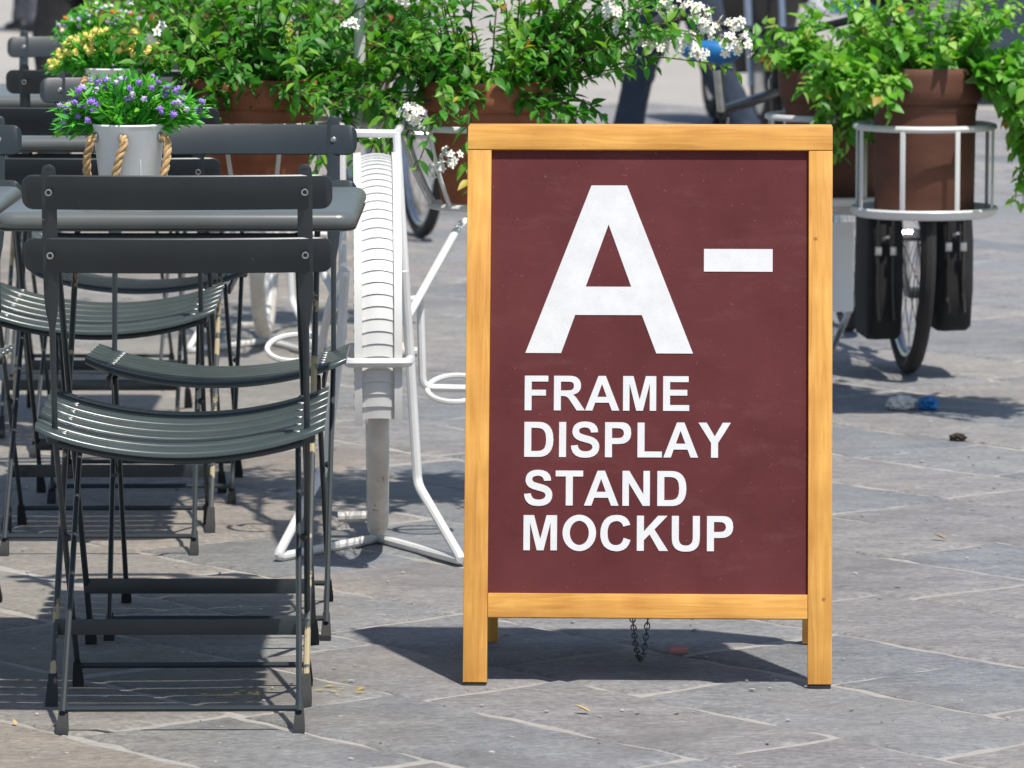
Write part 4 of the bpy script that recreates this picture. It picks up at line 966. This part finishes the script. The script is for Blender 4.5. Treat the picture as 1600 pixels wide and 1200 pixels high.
def crumple(name, label, cat, loc, sx, sy, sz, mat, seed):
    rd = random.Random(seed); bm = bmesh.new(); bmesh.ops.create_icosphere(bm, subdivisions=3, radius=1)
    for v in bm.verts:
        k = 1 + rd.uniform(-.22, .22); v.co = Vector((v.co.x * sx * k, v.co.y * sy * k, max(v.co.z * sz * k, -sz * .6)))
    me = bpy.data.meshes.new(name); bm.to_mesh(me); bm.free(); me.materials.append(M[mat]); return tag(link(name, me, None, (loc[0], loc[1], sz * .6)), label, cat)
crumple('crumpled_paper', 'crumpled pale paper wrapper lying on the paving in front of the touring bicycle', 'litter', (.900, 11.22), .034, .03, .019, 'paper', 3)
crumple('crumpled_packet', 'crumpled blue packet lying on the paving beside the pale wrapper', 'litter', (.962, 11.21), .024, .03, .018, 'blue', 4)
crumple('pebble', 'small dark pebble on the paving right of the sign', 'pebble', (.975, 10.62), .018, .02, .010, 'soil', 6)

# ------------------------------------------------------------------ far vehicles
def vehicle(name, label, loc, rz, L, W, H, body, stripe=None, sill=.26, cat='van'):
    t = tag(empty(name, loc, rz), label, cat)
    prof = [(-L / 2, sill + .06), (-L / 2 + .02, sill + .45), (-L / 2 + .10, .95), (-L / 2 + .55, 1.05), (-L / 2 + 1.15, H - .06), (-L / 2 + 1.5, H), (L / 2 - .25, H), (L / 2 - .08, H - .1), (L / 2, .95), (L / 2, sill + .06), (L / 2 - .08, sill), (-L / 2 + .1, sill)]
    rings = []
    for y, k in ((-W / 2, .97), (-W / 2 + .05, 1.0), (W / 2 - .05, 1.0), (W / 2, .97)): rings.append([(x * k, y, sill + (z - sill) * (.985 if k < 1 else 1)) for x, z in prof])
    MB().add(loft(rings)).build('body', body, t, 30)
    for sx in (-L / 2 + .75, L / 2 - .8):
        for sy in (-1, 1):
            w = MB().add(lathe([(.19, -.09), (.29, -.095), (.315, -.06), (.315, .06), (.29, .095), (.19, .09)], 36), Matrix.Translation((sx, sy * (W / 2 - .06), .315)) @ Matrix.Rotation(R(90), 4, 'X')).build('tyre', 'tyre', t)
            MB().add(lathe([(.001, -.02), (.10, -.03), (.18, .01), (.195, .06), (.195, -.08), (.001, -.06)], 24), Matrix.Translation((sx, sy * (W / 2 - .03), .315)) @ Matrix.Rotation(R(90 * sy), 4, 'X')).build('rim', 'chrome', w)
    for sy in (-1, 1):
        MB().add(box((0, sy * (W / 2 + .012), sill - .012), (L - 2.3, .02, .034), .006)).build('sill_trim', 'vanwhite' if stripe else 'blackpaint', t)
        if stripe: MB().add(box((0, sy * (W / 2 + .004), sill + .055), (L - .3, .01, .075), .002)).build('stripe', stripe, t)
        for a, b in ((-L / 2 + 1.2, -L / 2 + 2.1), (-L / 2 + 2.2, 0.5), (.6, L / 2 - .4)):
            MB().add(box(((a + b) / 2, sy * (W / 2 + .004), (H + 1.0) / 2), (b - a, .012, (H - 1.0) * .7), .004)).build('window', 'glass', t)
        d = MB().add(box((-L / 2 + 1.65, sy * (W / 2 + .003), .75), (.95, .012, .55), .005)).build('door', body, t); MB().add(box((-L / 2 + 2.0, sy * (W / 2 + .02), .88), (.14, .02, .03), .005)).build('door_handle', 'blackpaint', d)
    MB().add(box((-L / 2 - .02, 0, sill + .16), (.14, W * .98, .2), .03)).build('bumper', 'blackpaint', t)
    MB().add(box((L / 2 + .02, 0, sill + .16), (.14, W * .98, .2), .03)).build('bumper', 'blackpaint', t)
    for sy in (-1, 1): MB().add(ball((-L / 2 + .07, sy * W * .38, .78), .10, 12, 8, (.5, 1, .8))).build('headlight', 'chrome', t)
    return t
vehicle('parked_van', 'white parked van with a teal stripe above its pale sill, top right', (3.95, 29.0, 0), R(1), 4.6, 1.8, 1.95, 'vanwhite', 'teal', .30)
vehicle('parked_car', 'slate blue parked car behind the trailing vine at the right edge', (4.38, 24.8, 0), R(-3), 4.2, 1.7, 1.45, 'carblue', None, .2, 'car')
def make_scooter():
    t = tag(empty('motor_scooter', (1.13, 21.6, 0), R(8)), 'black motor scooter parked nose-on behind the white flowers', 'scooter'); RW = .22
    for y in (0, 1.22):
        w = MB().add(tube(circle((0, y, RW), RW - .05, 40, (0, 1, 0), (0, 0, 1)), .05, 12, True)).build('tyre', 'tyre', t); MB().add(tube([(-.04, y, RW), (.04, y, RW)], .125, 24)).build('rim', 'chrome', w)
    MB().add(loft([[(x * k, y + .0 * x, z) for x, y in ((-.20, .10), (-.10, .02), (0, 0), (.10, .02), (.20, .10), (.19, .13), (0, .05), (-.19, .13))] for z, k in ((.28, .55), (.40, .8), (.6, 1.0), (.8, .95), (.92, .7), (.97, .5))])).build('leg_shield', 'blackpaint', t, 60, (0, .16, 0))
    MB().add(loft([[(.075 * math.cos(a) * k, y, .20 + z + .07 * math.sin(a)) for a in [math.pi * i / 8 for i in range(9)]] for y, z, k in ((-.22, .10, .6), (-.12, .19, 1), (0, .225, 1), (.14, .19, 1), (.2, .12, .8))])).build('front_fender', 'blackpaint', t, 60)
    for s in (-1, 1): MB().add(tube([(s * .075, 0, RW), (s * .075, .10, .62)], .016, 10)).build('fork', 'chrome', t)
    MB().add(box((0, .52, .30), (.30, .48, .07), .02)).build('floorboard', 'blackpaint', t)
    MB().add(loft([[(w * math.cos(a), y, z + h * math.sin(a)) for a in [2 * math.pi * i / 16 for i in range(16)]] for y, w, z, h in ((.74, .10, .45, .16), (.85, .17, .50, .23), (1.1, .19, .53, .22), (1.4, .16, .57, .16), (1.55, .08, .60, .08))])).build('rear_body', 'blackpaint', t, 60)
    MB().add(loft([[(w * math.cos(a), y, z + h * math.sin(a)) for a in [2 * math.pi * i / 16 for i in range(16)]] for y, w, z, h in ((.72, .08, .77, .03), (.8, .13, .775, .05), (1.1, .15, .79, .055), (1.4, .13, .82, .05), (1.5, .06, .82, .03))])).build('seat', 'blackcloth', t, 60)
    MB().add(tube(bend([(-.32, .34, 1.05), (-.1, .24, 1.04), (.1, .24, 1.04), (.32, .34, 1.05)], .06), .016, 10)).build('handlebar', 'chrome', t)
    MB().add(ball((0, .17, 1.0), .10, 14, 10, (1, .7, .8))).build('headlight', 'chrome', t)
    for s in (-1, 1): m = MB().add(tube([(s * .26, .3, 1.05), (s * .32, .26, 1.22)], .006, 8)); m.add(ball((s * .33, .26, 1.26), .06, 12, 8, (1, .3, .8))); m.build('mirror', 'blackpaint', t)
    MB().add(tube([(.10, .7, .2), (.18, .72, .01)], .012, 8)).build('kickstand', 'chrome', t)
make_scooter()

# ------------------------------------------------------------------ small litter on the paving
def leaf_litter(label, x, y, L, rz, mat='dryleaf', name='fallen_leaf', cat='leaf'):
    tv, tf = leaf_template(L, L * .45, .5, -.25); me = mesh_from(name, tv, tf, mat, 0)
    o = tag(link(name, me, None, (x, y, .004), (R(6), R(8), rz)), label, cat); return o
leaf_litter('small curled yellow leaf on the paving right of the sign', .815, 9.08, .030, 1.3)
leaf_litter('dry beige leaf on the paving in front of the sign', .118, 7.255, .028, 1.1)
leaf_litter('pale scrap of leaf on the paving beside the near chair leg', -.735, 7.15, .016, .4)
leaf_litter('pale leaf scrap on the paving under the white stand', -.31, 8.45, .020, 1.0)
o = MB().add(tube([(-.015, 0, .007), (.013, .002, .007)], [.0065, .0075], 9)).build('chalk_stub', 'pink', None, 35, (.270, 7.80, 0)); o.rotation_euler = (0, 0, R(4)); tag(o, 'short pink chalk stub on the paving in the shadow under the sign', 'chalk')
grit = MB(); rg = random.Random(9)
for k in range(420):
    y = 6.7 + 6 * rg.random() ** 1.4; x = rg.uniform(-.115, .115) * y; r = rg.uniform(.0012, .0034)
    grit.add(ball((x, y, r * .6), r, 5, 3, (rg.uniform(.8, 2.2), rg.uniform(.8, 1.8), .7)))
o = grit.build('grit', 'soil', None, 0); o['kind'] = 'stuff'; o['label'] = 'pale grit and specks scattered over the paving'
o.data.materials.clear(); M['grit'] = simple('grit', (.55, .52, .48), (.12, .11, .10), 30, .9, world=True); o.data.materials.append(M['grit'])

def paint_mark(label, x, y, sx, sy, seed):
    rd = random.Random(seed); pts = [(x + sx * math.cos(a) * rd.uniform(.6, 1.1), y + sy * math.sin(a) * rd.uniform(.6, 1.1), .0022) for a in [2 * math.pi * k / 22 for k in range(22)]]
    o = MB().add((pts, [tuple(range(22))])).build('paint_mark', 'yellow_paint', None, 0); return tag(o, label, 'paint mark', 'worn yellow paint on the paving')
m, n, l, b = new_mat('worn_yellow_paint'); b.inputs['Base Color'].default_value = (.52, .38, .09, 1); b.inputs['Roughness'].default_value = .8
w = geo_noise(n, l, 45, 6, .7); wr = ramp(n, .50, (0, 0, 0), .62, (.75, .75, .75)); l.new(w.outputs[0], wr.inputs[0]); l.new(wr.outputs[0], b.inputs['Alpha']); M['yellow_paint'] = m
paint_mark('worn yellow paint streak on the paving behind the near chair feet', -.425, 7.42, .055, .05, 1)
paint_mark('worn yellow paint streak on the paving right of the near chair', -.262, 7.46, .050, .045, 2)

for o in bpy.data.objects:      # pieces too small to pick apart one by one
    if o.name.split('.')[0] in ('spoke_set', 'rivet_row', 'hole_row', 'chain'): o['kind'] = 'stuff'
